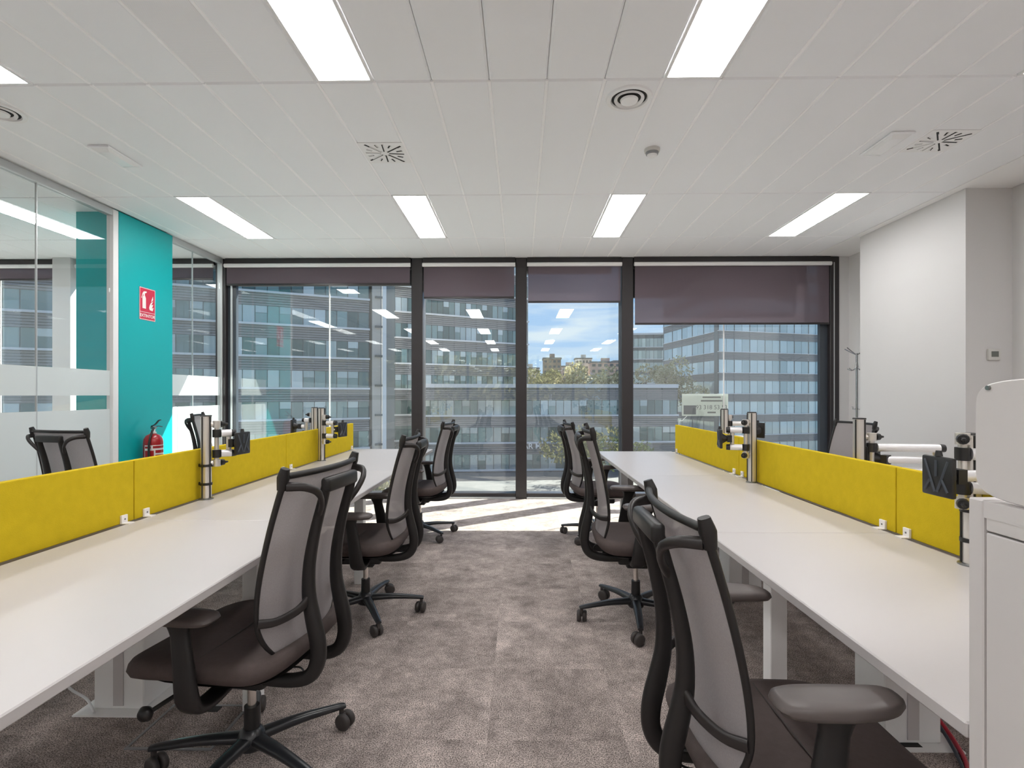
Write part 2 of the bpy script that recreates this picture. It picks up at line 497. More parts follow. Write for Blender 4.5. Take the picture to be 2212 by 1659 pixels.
# pale strips over the plank joints, standing in for light on the bevels
for r, (ya, yb) in enumerate(ROWS):
    bm = bmesh.new(); L_ = (yb - ya) / 2 - 0.006
    loft(bm, [[V(-0.0125, y, 0.0095), V(-0.0065, y, -0.0005), V(0.0065, y, -0.0005), V(0.0125, y, 0.0095)] for y in (-L_, L_)])
    jm = mesh_of('bevel_light_strip', bm, 'bevel_light')
    for n in range(-18, 21):
        x = X0 + n * TW
        if abs(x - XL) < 0.08 or (r == 0 and (n < -3 or 7 <= n <= 11)): continue
        if r in (0, 2) and (n in LIGHT_N or n - 1 in LIGHT_N): continue
        link('bevel_light_strip', jm, ceiling, (x, (ya + yb) / 2, CEIL))
# smooth plaster where no plank shows: behind the camera, and the strip along the right wall
part('plank_field', FB(LX, XR + 0.2, BACK, 1.56, CEIL, CEIL + 0.024), 'ceiling_metal', ceiling)
part('plaster_margin', FB(X0 + 21 * TW + 0.002, XR + 0.25, 1.56, WIN_Y, CEIL + 0.001, CEIL + 0.024), 'plaster', ceiling)
part('window_head_strip', FB(LX, X0 + 21 * TW, 6.332, WIN_Y, CEIL + 0.001, CEIL + 0.024), 'plaster', ceiling)

# luminaires
LABEL_LIGHT = {}
def luminaire(xc, ya, yb, label, group='recessed ceiling light panels'):
    t = thing('ceiling_light', label, 'ceiling light', (xc, (ya + yb) / 2, CEIL), 0, group)
    a, b = TW / 2 - 0.003, (yb - ya) / 2 - 0.003
    def fr(bm):
        wdt = 0.014
        for (x0, x1, y0, y1) in ((-a, a, -b, -b + wdt), (-a, a, b - wdt, b), (-a, -a + wdt, -b + wdt, b - wdt), (a - wdt, a, -b + wdt, b - wdt)):
            box(bm, x0, x1, y0, y1, -0.001, 0.02)
    part('frame', fr, 'light_frame', t)
    part('diffuser', FB(-a + 0.0145, a - 0.0145, -b + 0.0145, b - 0.0145, 0.002, 0.018), 'light_diffuser', t)
    return t
cols = [-2.742 + 1.82 * k for k in range(4)]
names = ['leftmost of the four', 'second from the left of the four', 'third from the left of the four', 'rightmost of the four']
for k, x in enumerate(cols):
    luminaire(x, *ROWS[2], label='white ceiling light panel nearest the windows, ' + names[k])
for k, x in enumerate(cols):
    luminaire(x, *ROWS[0], label=['white ceiling light panel cut off at the left picture edge', 'large white ceiling light panel above the left desks at the top edge', 'large white ceiling light panel above the right desks at the top edge', 'ceiling light panel overhead right outside the picture'][k])
for x in (-2.742 - 1.82, -2.742 - 3.64):
    luminaire(x, *ROWS[2], label='ceiling light panel seen through the glass partition' if x > -5 else 'far ceiling light panel inside the glazed meeting room')
for x in (-2.742 - 1.82, -2.742 - 3.64):  # panels added out of view to brighten the meeting room
    t = luminaire(x, 0.2, 1.41, label='added unseen light panel brightening the meeting room, %s partition' % ('next to the' if x > -5 else 'far from the'))
    t.location.z = CEIL - 0.022
for r in (-1.22, -4.01, -6.80):
    for x in cols:
        t = luminaire(x, r, r + 1.21, label='ceiling light panel of the rows behind the camera', group='ceiling lights behind the camera')
        t.location.z = CEIL - 0.022

# ceiling fittings
def round_diffuser(x, y, label):
    t = thing('air_diffuser', label, 'air vent', (x, y, CEIL), 0, 'round ceiling air diffusers')
    def ring(r_out, r_in, z0, z1, zi):
        def f(bm):
            lathe_open(bm, [(r_out, z0), (r_out - 0.004, z1), (r_in, zi)])
        return f
    def lathe_open(bm, prof, n=40):
        rings = []
        for r, z in prof:
            rings.append([V(r * math.cos(2 * PI * k / n), r * math.sin(2 * PI * k / n), z) for k in range(n)])
        up = [[p + V(0, 0, 0.0025) for p in rg] for rg in rings]
        allr = rings + list(reversed(up)) + [rings[0]]
        loft(bm, allr, False, False)
    part('outer_ring', lambda bm: lathe_open(bm, [(0.128, -0.002), (0.124, -0.009), (0.102, -0.009), (0.097, -0.001)]), 'white_metal', t, 40)
    part('dark_throat', lambda bm: lathe(bm, [(0.0965, -0.0012), (0.0965, -0.0002)], 32), 'gap_dark', t)
    part('cone', lambda bm: lathe_open(bm, [(0.083, -0.006), (0.079, -0.015), (0.064, -0.004)]), 'white_metal', t, 40)
    part('centre_disc', lambda bm: lathe(bm, [(0.050, -0.010), (0.046, -0.020), (0.018, -0.023), (0.001, -0.023)], 32), 'white_metal', t, 40)
round_diffuser(0.605, 2.945, 'round white ceiling air diffuser above the right desks')
round_diffuser(-3.03, 3.02, 'round ceiling air diffuser cut by the left picture edge')

def swirl(x, y, label):
    t = thing('swirl_vent', label, 'air vent', (x, y, CEIL), 0, 'square swirl ceiling vents')
    part('plate', FB(-0.149, 0.149, -0.15, 0.15, -0.004, -0.0005, 0.0012), 'white_metal', t)
    slots = []
    for k in range(8):
        a = 2 * PI * k / 8 + 0.1
        L = 0.128 if k % 2 == 0 else 0.165
        slots.append((a, 0.028, L))
        slots.append((a + PI / 8, 0.088, 0.128 if k % 2 else 0.125))
    for a, r0, r1 in slots:
        d = V(math.cos(a), math.sin(a), 0); s = V(-d.y, d.x, 0) * 0.0065
        pts = [d * r0 - s, d * r1 - s, d * r1 + s, d * r0 + s]
        pts = [V(max(-0.138, min(0.138, p.x)), max(-0.138, min(0.138, p.y)), 0) for p in pts]
        def f(bm, pts=pts):
            loft(bm, [[p + V(0, 0, -0.0052) for p in pts], [p + V(0, 0, -0.0038) for p in pts]])
        part('slot', f, 'gap_dark', t)
        def g(bm, d=d, s=s, r0=r0, r1=r1):
            a_ = [d * r0 + s * 0.4, d * min(r1, 0.13) + s * 0.4, d * min(r1, 0.13) + s * 1.3, d * r0 + s * 1.3]
            loft(bm, [[p + V(0, 0, -0.0075) for p in a_], [p + V(0, 0, -0.0045) for p in a_]])
        part('blade', g, 'white_metal', t)
swirl(-0.922, 3.585, 'square swirl ceiling vent in line with the left light panels')
swirl(2.718, 3.475, 'square swirl ceiling vent in line with the rightmost light panel')

def emergency(x, y, label):
    t = thing('emergency_light', label, 'emergency light', (x, y, CEIL), 0, 'small rectangular emergency lights')
    part('bezel', lambda bm: (box(bm, -0.075, 0.075, -0.165, 0.165, -0.014, -0.0005, 0.006)), 'ceiling_metal', t)
    def lens(bm):
        loft(bm, [[V(-0.06, -0.15, -0.0142), V(0.06, -0.15, -0.0142), V(0.06, 0.15, -0.0142), V(-0.06, 0.15, -0.0142)],
                  [V(-0.04, -0.11, -0.026), V(0.04, -0.11, -0.026), V(0.04, 0.11, -0.026), V(-0.04, 0.11, -0.026)]])
    part('lens', lens, 'lens_opal', t)
emergency(-2.79, 3.60, 'small white emergency light in the ceiling at left')
emergency(2.40, 3.50, 'small white emergency light in the ceiling beside the right swirl vent')
t = thing('smoke_detector', 'white round smoke detector on the ceiling', 'smoke detector', (0.885, 3.56, CEIL))
part('base', lambda bm: lathe(bm, [(0.052, 0.0), (0.052, -0.012), (0.048, -0.022)], 28), 'thermo_body', t, 40)
part('chamber', lambda bm: lathe(bm, [(0.043, -0.0221), (0.040, -0.036), (0.033, -0.038)], 28), 'outlet_trim', t, 40)
part('cap', lambda bm: lathe(bm, [(0.034, -0.0381), (0.032, -0.046), (0.024, -0.052), (0.001, -0.053)], 28), 'white_metal', t, 40)

# walls
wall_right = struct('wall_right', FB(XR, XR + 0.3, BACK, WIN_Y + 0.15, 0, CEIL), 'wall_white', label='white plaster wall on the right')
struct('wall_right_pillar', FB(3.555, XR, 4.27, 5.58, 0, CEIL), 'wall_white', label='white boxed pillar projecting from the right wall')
struct('wall_far_left', FB(LX - 0.2, LX, BACK, WIN_Y + 0.15, 0, CEIL), 'wall_bright', label='white end wall of the meeting room')
wb = struct('wall_back', FB(LX, XR, BACK - 0.2, BACK, 0, 1.0), 'wall_bright', label='white wall behind the camera')
part('pier', FB(LX, -3.7, BACK - 0.2, BACK, 1.001, CEIL), 'wall_bright', wb)
part('pier', FB(3.7, XR, BACK - 0.2, BACK, 1.001, CEIL), 'wall_bright', wb)
w7 = struct('window_7', label='garden window behind the camera')
for k in range(6):
    part('mullion', FB(-3.7 + 1.46 * k, -3.6 + 1.46 * k, BACK - 0.15, BACK - 0.02, 1.001, CEIL - 0.001), 'frame_dark', w7)
for k in range(5):
    part('pane', FB(-3.599 + 1.46 * k, -2.241 + 1.46 * k, BACK - 0.09, BACK - 0.08, 1.001, CEIL - 0.001), 'window_glass', w7)
struct('wall_left_column', FB(XL - 0.36, XL + 0.03, 4.69, 5.42, 0, CEIL - 0.0005), 'teal_paint', label='teal painted column in the glass partition')
struct('baseboard_right', FB(XR - 0.012, XR, 5.58, WIN_Y - 0.05, 0, 0.07), 'white_metal')

# glass partition on the left
wl = struct('wall_left', label='frameless glass partition with frosted bands on the left')
def seg(y0, y1, lines):
    part('top_rail', FB(XL - 0.03, XL + 0.03, y0, y1, CEIL - 0.058, CEIL - 0.0008, 0.003), 'rail_metal', wl)
    part('bottom_rail', FB(XL - 0.025, XL + 0.025, y0, y1, 0, 0.05, 0.003), 'rail_metal', wl)
    ys = [y0] + lines + [y1]
    for a, b in zip(ys, ys[1:]):
        p = part('glass_pane', FB(XL - 0.005, XL + 0.005, a + 0.002, b - 0.002, 0.05, CEIL - 0.058), 'partition_glass', wl)
        for (z0, z1) in ((0.055, 1.125), (1.245, 1.465)):
            part('frosted_film', FB(XL + 0.0055, XL + 0.0062, a + 0.004, b - 0.004, z0, z1), 'frost_film', p)
    for y in lines:
        part('glass_joint', FB(XL - 0.006, XL + 0.0065, y - 0.004, y + 0.004, 0.05, CEIL - 0.058), 'rail_metal', wl)
seg(-4.0, 4.62, [-2.6, -1.3, 0.0, 1.3, 2.6, 3.91])
seg(5.425, 6.33, [5.80])
part('end_post', FB(XL - 0.03, XL + 0.032, 4.622, 4.685, 0, CEIL - 0.0008, 0.003), 'white_metal', wl)
part('wall_post', FB(XL - 0.03, XL + 0.03, 6.332, 6.372, 0, CEIL - 0.0008, 0.003), 'rail_metal', wl)
part('solid_infill', FB(XL - 0.06, XL + 0.06, BACK, -4.0, 0, CEIL), 'wall_bright', wl)

# window wall
FR0, FR1 = 6.375, 6.54
def window(n, x0, x1, blind_z, label, joints=(), inner=0.0, door=False, tube=True):
    wroot = struct('window_%d' % n, label=label)
    g = part('window_glass', FB(x0 + 0.001, x1 - 0.001, 6.455, 6.467, 0.061, CEIL - 0.071), 'window_glass', wroot)
    part('head_rail', FB(x0, x1, FR0, FR1, CEIL - 0.07, CEIL - 0.0008), 'frame_dark', wroot)
    part('sill_rail', FB(x0, x1, FR0, FR1, 0, 0.06, 0.004), 'frame_dark', wroot)
    part('floor_track', FB(x0, x1, FR0 - 0.035, FR0 - 0.001, 0, 0.018), 'rail_metal', wroot)
    for j in joints:
        part('glass_joint', FB(j - 0.006, j + 0.006, 6.446, 6.4545, 0.061, CEIL - 0.071), 'white_metal', wroot)
    if inner:
        part('inner_stile', FB(x0, x0 + inner, 6.40, 6.454, 0.061, CEIL - 0.071), 'frame_blue', wroot)
    return wroot
MX = [(-3.70, -3.575), (-1.315, -1.178), (-0.057, 0.077), (1.215, 1.355), (3.69, 3.80)]
WX = [(MX[i][1], MX[i + 1][0]) for i in range(4)]
BZ = [2.585, 2.42, 2.365, 2.10]
lab = ['wide window between the glass partition and the first dark mullion', 'narrow left window of the middle pair', 'narrow right window of the middle pair with open sky', 'wide window on the right beside the white pillar']
for i, (a, b) in enumerate(WX):
    window(i + 1, a, b, BZ[i], lab[i], joints=((-2.345,) if i == 0 else (2.47,) if i == 3 else ()))
for i, (a, b) in enumerate(MX):
    o = struct('trim_%d' % (i + 1), FB(a, b, 6.345, 6.56, 0, CEIL - 0.0009, 0.006), 'frame_dark', label='dark vertical window mullion')
part('groove', FB(-0.004 + 3.735, 3.741, 6.339, 6.3449, 0.02, CEIL - 0.07), 'rail_metal', bpy.data.objects['trim_5'])
# stiles inside the outer windows
part('stile', FB(WX[0][0] + 0.001, WX[0][0] + 0.10, 6.40, 6.452, 0.062, CEIL - 0.072), 'frame_blue', bpy.data.objects['window_1'])
part('stile_bead', FB(WX[0][0] + 0.035, WX[0][0] + 0.06, 6.39, 6.3995, 0.062, CEIL - 0.072), 'rail_metal', bpy.data.objects['window_1'])
part('stile', FB(WX[3][1] - 0.09, WX[3][1] - 0.001, 6.40, 6.452, 0.062, CEIL - 0.072), 'frame_blue', bpy.data.objects['window_4'])
struct('wall_window_return', FB(3.801, XR, 6.36, 6.56, 0, CEIL - 0.0009), 'wall_white', label='white return beside the window frame')
for n, z in ((1, 2.60), (2, 2.52), (3, 2.74), (4, 2.44)):
    a, b = WX[n - 1]
    part('spandrel', FB(a + 0.002, b - (0.2 if n == 4 else 0.1 if n > 1 else 0.002), 6.48, 6.53, z, CEIL - 0.072), 'frame_dark', bpy.data.objects['window_%d' % n])
# meeting room windows
lw = [(-5.40, -3.702, 5, 'meeting room window next to the teal column'), (-8.55, -5.62, 6, 'far meeting room window behind the glass partition')]
for a, b, n, l in lw:
    window(n, a, b, 2.66, l, joints=((-6.45, -7.2, -7.95) if n == 6 else ()))
struct('wall_meeting_pillar', FB(-5.62, -5.40, 6.25, 6.56, 0, CEIL - 0.0009), 'wall_white', label='white pillar between the meeting room windows')

def blind(x0, x1, z, label):
    t = thing('roller_blind', label, 'blind', ((x0 + x1) / 2, 6.315, CEIL), 0, 'grey roller blinds')
    h = (x1 - x0) / 2
    part('tube', lambda bm: cyl(bm, (-h, 0, -0.090), (h, 0, -0.090), 0.0235, n=20), 'white_metal', t, 40)
    part('hanger_strip', FB(-h, h, 0.012, 0.028, -0.066, -0.0005, 0.002), 'frame_dark', t)
    part('cloth', FB(-h + 0.012, h - 0.012, 0.0225, 0.0237, z - CEIL + 0.012, -0.090), 'blind_cloth', t)
    part('bottom_bar', FB(-h + 0.012, h - 0.012, 0.017, 0.029, z - CEIL - 0.012, z - CEIL + 0.0118, 0.003), 'frame_dark', t)
bl = ['short grey roller blind on the wide left window', 'grey roller blind on the left window of the middle pair', 'grey roller blind on the window with open sky', 'deepest roller blind, drawn lower on the right window']
for i, (a, b) in enumerate(WX):
    blind(a + 0.004, b - 0.004, BZ[i], bl[i])
blind(-5.39, -3.71, 2.655, 'short roller blind seen right behind the teal column through glass')
blind(-8.5, -5.63, 2.655, 'short roller blind on the meeting room window at far left')

# ------------------------------------------------------------------ desks
DZ = 0.74
def desk(xa, xb, ya, yb, label, group, leg_x, legs_y):
    """xa front edge, xb edge at the screen"""
    t = thing('desk', label, 'desk', ((xa + xb) / 2, (ya + yb) / 2, 0), 0, group)
    hx, hy = abs(xb - xa) / 2, (yb - ya) / 2 - 0.001
    part('table_top', FB(-hx, hx, -hy, hy, DZ - 0.026, DZ, 0.003), 'desk_white', t)
    lx = leg_x - (xa + xb) / 2
    cx = (xb - (xa + xb) / 2)
    s = 1 if cx < 0 else -1
    for y in legs_y:
        ly = y - (ya + yb) / 2
        part('leg', FB(lx - 0.03, lx + 0.03, ly - 0.03, ly + 0.03, 0.0, DZ - 0.0265, 0.003), 'white_metal', t)
    part('front_beam', FB(lx - 0.02, lx + 0.02, -hy + 0.02, hy - 0.02, DZ - 0.075, DZ - 0.0268), 'white_metal', t)
    part('cross_beam', FB(min(lx, cx + s * 0.03), max(lx, cx + s * 0.03), -0.02 - hy + 0.07, 0.02 - hy + 0.07, DZ - 0.07, DZ - 0.0272), 'white_metal', t)
    return t
LFX, LPX = -0.825, -1.59      # left row: front edge, screen plane
RFX, RPX = 0.694, 1.40
LB = [0.70, 2.13, 3.53, 4.96]
RB = [0.832, 1.97, 3.37, 4.79]
posn = ['nearest', 'middle', 'farthest']
for i in range(3):
    desk(LFX, LPX + 0.035, LB[i], LB[i + 1], 'white desk on the aisle side of the left row, %s the camera' % ('nearest' if i == 0 else 'second from' if i == 1 else 'farthest from'), 'white bench desks', LFX - 0.24, [LB[i + 1] - 0.04] if i < 2 else [LB[3] - 0.06])
    desk(RFX, RPX - 0.035, RB[i], RB[i + 1], 'white desk on the aisle side of the right row, %s the camera' % ('nearest' if i == 0 else 'second from' if i == 1 else 'farthest from'), 'white bench desks', RFX + 0.23, [RB[i + 1] - 0.04] if i < 2 else [RB[3] - 0.06])
    desk(LPX - 0.775 - 0.035, LPX - 0.035, LB[i], LB[i + 1], 'white desk hidden behind the left yellow screens, %s the camera' % ('nearest' if i == 0 else 'second from' if i == 1 else 'farthest from'), 'white bench desks', LPX - 0.60, [LB[i + 1] - 0.04])
    desk(RPX + 0.775 + 0.035, RPX + 0.035, RB[i], RB[i + 1], 'white desk hidden behind the right yellow screens, %s the camera' % ('nearest' if i == 0 else 'second from' if i == 1 else 'farthest from'), 'white bench desks', RPX + 0.60, [RB[i + 1] - 0.04])
# central cable columns under the screens
for (x, ys, side) in ((LPX, LB[1:3], 'left'), (RPX, RB[1:3], 'right')):
    for k, y in enumerate(ys):
        t = thing('cable_column', 'white cable column under the %s desk row, %s' % (side, 'nearer one' if k == 0 else 'farther one'), 'cable column', (x, y + 0.02, 0), 0, 'cable columns under the desks')
        part('foot_plate', FB(-0.15, 0.15, -0.13, 0.13, 0.0, 0.006), 'white_metal', t)
        part('column_body', FB(-0.10, 0.10, -0.085, 0.085, 0.0062, DZ - 0.08, 0.004), 'white_metal', t)
        part('cover_strip', FB(-0.02, 0.02, -0.089, -0.0852, 0.02, DZ - 0.09), 'desk_white', t)

# yellow felt screens
def screen(xp, ya, yb, label, side):
    t = thing('desk_screen', label, 'desk screen', (xp, (ya + yb) / 2, 0), 0, 'yellow felt desk screens')
    hy = (yb - ya) / 2 - 0.0025
    part('felt_panel', FB(-0.014, 0.014, -hy, hy, DZ - 0.0, DZ + 0.243, 0.003, 2), 'yellow_felt', t)
    for y in (-hy + 0.06, hy - 0.06):
        def br(bm, y=y):
            box(bm, side * 0.0145, side * 0.023, y - 0.016, y + 0.016, DZ + 0.0005, DZ + 0.034, 0.001)
            box(bm, side * 0.023, side * 0.05, y - 0.016, y + 0.016, DZ + 0.0005, DZ + 0.004)
        b = part('bracket', br, 'sign_white', t)
        part('bracket_screw', FB(side * 0.0231, side * 0.0245, y - 0.003, y + 0.003, DZ + 0.015, DZ + 0.021), 'screw_metal', b)
for i in range(3):
    q = ['nearest', 'second', 'farthest'][i]
    screen(LPX, LB[i] if i else 0.70, LB[i + 1], '%s yellow felt screen of the left desk row' % q, 1)
    screen(RPX, RB[i], RB[i + 1] - (0.04 if i == 2 else 0), '%s yellow felt screen of the right desk row' % q, -1)

# ------------------------------------------------------------------ chair
def make_chair():
    t = thing('office_chair', 'x', 'chair')
    def seat(bm):
        rings = []
        for z, s in ((0.388, 0.80), (0.392, 0.90), (0.405, 0.97), (0.425, 1.0), (0.443, 0.985), (0.455, 0.95), (0.461, 0.86), (0.462, 0.60), (0.459, 0.30), (0.457, 0.05)):
            ring = superell(0.272 * s, 0.255 * s, z, 48, 4.6, 0.032, 0)
            for p in ring:
                if p.x > 0.10: p.z -= 0.032 * ((p.x - 0.10) / 0.20) ** 2
                if p.x < -0.12: p.z += 0.018 * ((-p.x - 0.12) / 0.09) ** 2
                p.z += 0.008 * (p.y / 0.255) ** 2
            rings.append(ring)
        loft(bm, rings)
    s = part('seat', seat, 'seat_fabric', t, 50)
    def seam(bm):
        for y in (0.10, -0.10):
            sweep(bm, [(-0.19, y * 1.05, 0.464), (-0.05, y, 0.463), (0.10, y * 0.98, 0.4625), (0.19, y * 0.96, 0.455)], 0.0022, 0.002, n=5)
    part('seam', lambda bm: sweep(bm, [(0.02, -0.21, 0.4665), (0.022, -0.1, 0.464), (0.022, 0.1, 0.464), (0.02, 0.21, 0.4665)], 0.0018, 0.0022, side=(0, 0, 1), n=5), 'seam_thread', s)
    part('seat_shell', lambda bm: loft(bm, [superell(0.19, 0.17, 0.368, 28, 3.5, 0.03), superell(0.235, 0.225, 0.389, 28, 3.5, 0.03)]), 'black_plastic', t, 40)
    # mesh back
    prof = [(0.445, -0.185, 0.115), (0.47, -0.190, 0.165), (0.52, -0.183, 0.208), (0.58, -0.174, 0.226), (0.66, -0.178, 0.230), (0.75, -0.192, 0.229), (0.85, -0.214, 0.226), (0.94, -0.238, 0.222), (1.02, -0.262, 0.219)]
    def sheet_pt(z_x_w, f):
        z, x, wd = z_x_w
        y = wd * f
        return V(x - 0.030 * (1 - f * f), y, z)
    def back(bm):
        pr = smooth_path([V(a, b, c) for a, b, c in prof], 3)
        rings = []
        for p in pr:
            a = (p.x, p.y, p.z)
            fr = [sheet_pt(a, -1 + 2 * k / 12) for k in range(13)]
            bk = [q + V(-0.003, 0, 0) for q in reversed(fr)]
            rings.append(fr + bk)
        loft(bm, rings)
    part('backrest_mesh', back, 'back_mesh', t, 60)
    for sg in (1, -1):
        part('side_rail', lambda bm: sweep(bm, [sheet_pt(p, sg) for p in prof], [0.0055, 0.007, 0.008, 0.0085, 0.009], [0.004, 0.007, 0.008, 0.009, 0.010], n=8, per=3), 'chair_black', t, 50)
        top = sheet_pt(prof[-1], sg)
        def capf(bm):
            sweep(bm, [top + V(0.012, sg * 0.002, -0.045), top + V(0.006, sg * 0.004, -0.01), top + V(-0.002, sg * 0.006, 0.018)], [0.012, 0.015, 0.011], [0.013, 0.017, 0.012], n=10, per=3, sq=3)
        part('corner_cap', capf, 'chair_black', t, 50)
    part('top_rail', lambda bm: sweep(bm, [sheet_pt(prof[-1], f) + V(0, 0, -0.006 + 0.0 * f) for f in (-0.97, -0.5, 0, 0.5, 0.97)], 0.010, 0.009, side=(0, 0, 1), n=8, per=4), 'chair_black', t, 50)
    up = [(0.03, 0.358), (-0.10, 0.350), (-0.20, 0.352), (-0.262, 0.372), (-0.288, 0.42), (-0.288, 0.48), (-0.270, 0.56), (-0.258, 0.63), (-0.260, 0.72), (-0.278, 0.82), (-0.302, 0.91), (-0.318, 0.972)]
    UY = 0.088
    for sg in (1, -1):
        part('upright', lambda bm: sweep(bm, [(x, sg * UY, z) for x, z in up], [0.017, 0.018, 0.018, 0.018, 0.016, 0.014, 0.013], [0.018, 0.020, 0.024, 0.025, 0.020, 0.016, 0.014], n=12, per=4, sq=2.8), 'chair_black', t, 50)
        part('upper_arm', lambda bm: sweep(bm, [(-0.292, sg * 0.090, 0.872), (-0.318, sg * 0.118, 0.918), (-0.326, sg * 0.155, 0.958), (-0.306, sg * 0.192, 0.980), (-0.262, sg * 0.216, 0.984)], [0.010, 0.010, 0.012, 0.014], [0.007, 0.008, 0.010, 0.012], side=(0, 0, 1), n=10, per=4, sq=2.5), 'chair_frame', t, 50)
        part('lumbar_arm', lambda bm: sweep(bm, [(-0.262, sg * 0.090, 0.615), (-0.246, sg * 0.135, 0.592), (-0.214, sg * 0.190, 0.580), (-0.178, sg * 0.228, 0.585)], [0.016, 0.014, 0.013, 0.014], [0.008, 0.006, 0.006, 0.008], side=(0, 0, 1), n=10, per=4, sq=2.8), 'chair_frame', t, 50)
        # armrest
        ar = part('arm_post', lambda bm: sweep(bm, [(-0.03, sg * 0.11, 0.352), (-0.035, sg * 0.20, 0.345), (-0.035, sg * 0.262, 0.355), (-0.030, sg * 0.285, 0.39), (-0.018, sg * 0.285, 0.48), (0.0, sg * 0.278, 0.575), (0.004, sg * 0.276, 0.608)], [0.030, 0.032, 0.036, 0.036, 0.032, 0.028, 0.040], [0.012, 0.013, 0.017, 0.017, 0.014, 0.013, 0.020], side=(1, 0, 0), n=12, per=4, sq=3), 'chair_black', t, 50)
        def pad(bm):
            rings = []
            for z, k in ((0.610, 0.82), (0.613, 0.94), (0.621, 1.0), (0.630, 0.97), (0.634, 0.88), (0.636, 0.50), (0.636, 0.03)):
                ring = superell(0.122 * k, 0.048 * k, z, 36, 3.8, 0.012, sg * 0.275)
                for p in ring:
                    f = (p.x - 0.012) / 0.122
                    p.y = sg * 0.275 + (p.y - sg * 0.275) * (1 - 0.22 * max(0, f)) - sg * 0.018 * max(0, f) ** 2
                rings.append(ring)
            loft(bm, rings)
        part('arm_pad', pad, 'chair_arm', ar, 50)
    def handle(bm):
        box(bm, -0.334, -0.302, -UY - 0.013, UY + 0.013, 0.947, 0.993, 0.011, 3)
    part('handle', handle, 'black_plastic', t, 40)
    part('mechanism', lambda bm: (box(bm, -0.11, 0.13, -0.105, 0.105, 0.315, 0.375, 0.012, 2), box(bm, -0.06, 0.06, -0.06, 0.06, 0.285, 0.316, 0.008)), 'black_plastic', t, 40)
    lv = part('lever', lambda bm: sweep(bm, [(0.09, 0.10, 0.345), (0.12, 0.20, 0.335), (0.14, 0.26, 0.325)], 0.007, 0.006, side=(0, 0, 1), n=8, per=3), 'black_plastic', t, 50)
    part('lever_knob', lambda bm: lathe(bm, [(0.002, -0.016), (0.016, -0.013), (0.023, 0.0), (0.016, 0.013), (0.002, 0.016)], 16, Matrix.Translation((0.145, 0.275, 0.325)) @ Matrix.Rotation(PI / 2, 4, 'X')), 'black_plastic', lv, 60)
    part('cable', lambda bm: sweep(bm, [(-0.17, 0.05, 0.372), (-0.215, 0.06, 0.378), (-0.228, 0.06, 0.35), (-0.20, 0.055, 0.335), (-0.12, 0.05, 0.335)], 0.003, n=6, per=4), 'black_plastic', t, 60)
    g = part('gas_lift', lambda bm: cyl(bm, (0, 0, 0.06), (0, 0, 0.205), 0.026, 0.024, 20), 'black_plastic', t, 40)
    part('piston', lambda bm: cyl(bm, (0, 0, 0.2052), (0, 0, 0.2848), 0.014, n=16), 'chrome', g, 40)
    part('base_hub', lambda bm: lathe(bm, [(0.040, 0.066), (0.046, 0.075), (0.045, 0.105), (0.034, 0.125), (0.0268, 0.132)], 24), 'base_black', t, 40)
    for k in range(5):
        a = 2 * PI * k / 5 + R(14)
        d = V(math.cos(a), math.sin(a), 0); s_ = V(-d.y, d.x, 0)
        lg = part('base_leg', lambda bm: sweep(bm, [d * 0.035 + V(0, 0, 0.098), d * 0.16 + V(0, 0, 0.096), d * 0.29 + V(0, 0, 0.083), d * 0.325 + V(0, 0, 0.078)], [0.026, 0.021, 0.017, 0.014], [0.017, 0.014, 0.010, 0.008], side=s_, n=10, per=4, sq=2.6), 'base_black', t, 50)
        ca = a + R(60 + 50 * k)
        c = d * 0.313; ax = V(math.cos(ca), math.sin(ca), 0); off = V(-ax.y, ax.x, 0) * 0.016
        def cast(bm):
            cyl(bm, c + V(0, 0, 0.045), c + V(0, 0, 0.076), 0.009, n=10)
            for q in (1, -1):
                m_ = Matrix.Translation(c + off + V(0, 0, 0.0305) + ax * (0.0155 * q)) @ ax.to_track_quat('Z', 'Y').to_matrix().to_4x4()
                lathe(bm, [(0.006, -0.011), (0.024, -0.011), (0.029, -0.007), (0.0303, 0.0), (0.029, 0.007), (0.024, 0.011), (0.006, 0.011)], 20, m_)
            box_c = c + off * 0.5
            box(bm, box_c.x - 0.010, box_c.x + 0.010, box_c.y - 0.010, box_c.y + 0.010, 0.03, 0.056, 0.003)
        part('caster', cast, 'caster_grey', lg, 50)
    return t
proto = make_chair()
def register(o):
    ch = list(o.children)
    KIDS[o.name] = ch
    for c in ch: register(c)
bpy.context.view_layer.update()
register(proto)
CH = 'mesh back office chairs'
# x, y, turn, height factor, turn of the five-star base, armrest height factor, armrest shift
chairs = [
    (-0.905, 1.765, 172, 1.0, 0, 0.985, 0.03, 'mesh back office chair nearest the camera on the left of the aisle'),
    (-0.880, 2.99, 181, 1.0, 31, 1.0, 0, 'middle mesh back office chair on the left of the aisle'),
    (-0.895, 4.68, 176, 0.985, -18, 1.0, 0, 'mesh back office chair by the windows on the left of the aisle'),
    (0.620, 1.255, 0, 0.975, 10, 1.125, -0.045, 'largest mesh back office chair, cut off at the bottom right'),
    (0.645, 2.96, -3, 1.04, 35, 1.05, 0, 'middle mesh back office chair on the right of the aisle'),
    (0.680, 4.66, 4, 0.985, 0, 1.06, 0, 'mesh back office chair by the windows on the right of the aisle'),
    (-2.93, 3.62, 78, 1.0, 0, 1.0, 0, 'office chair behind the nearest left yellow screen, back to us'),
    (-2.85, 5.10, 20, 1.04, 0, 1.0, 0, 'office chair showing behind the nearest left monitor arm'),
    (2.55, 4.45, 186, 1.0, 0, 1.0, 0, 'office chair half hidden behind the right yellow screens'),
]
made = [proto] + [copy_tree(proto) for _ in chairs[1:]]
bpy.context.view_layer.update()
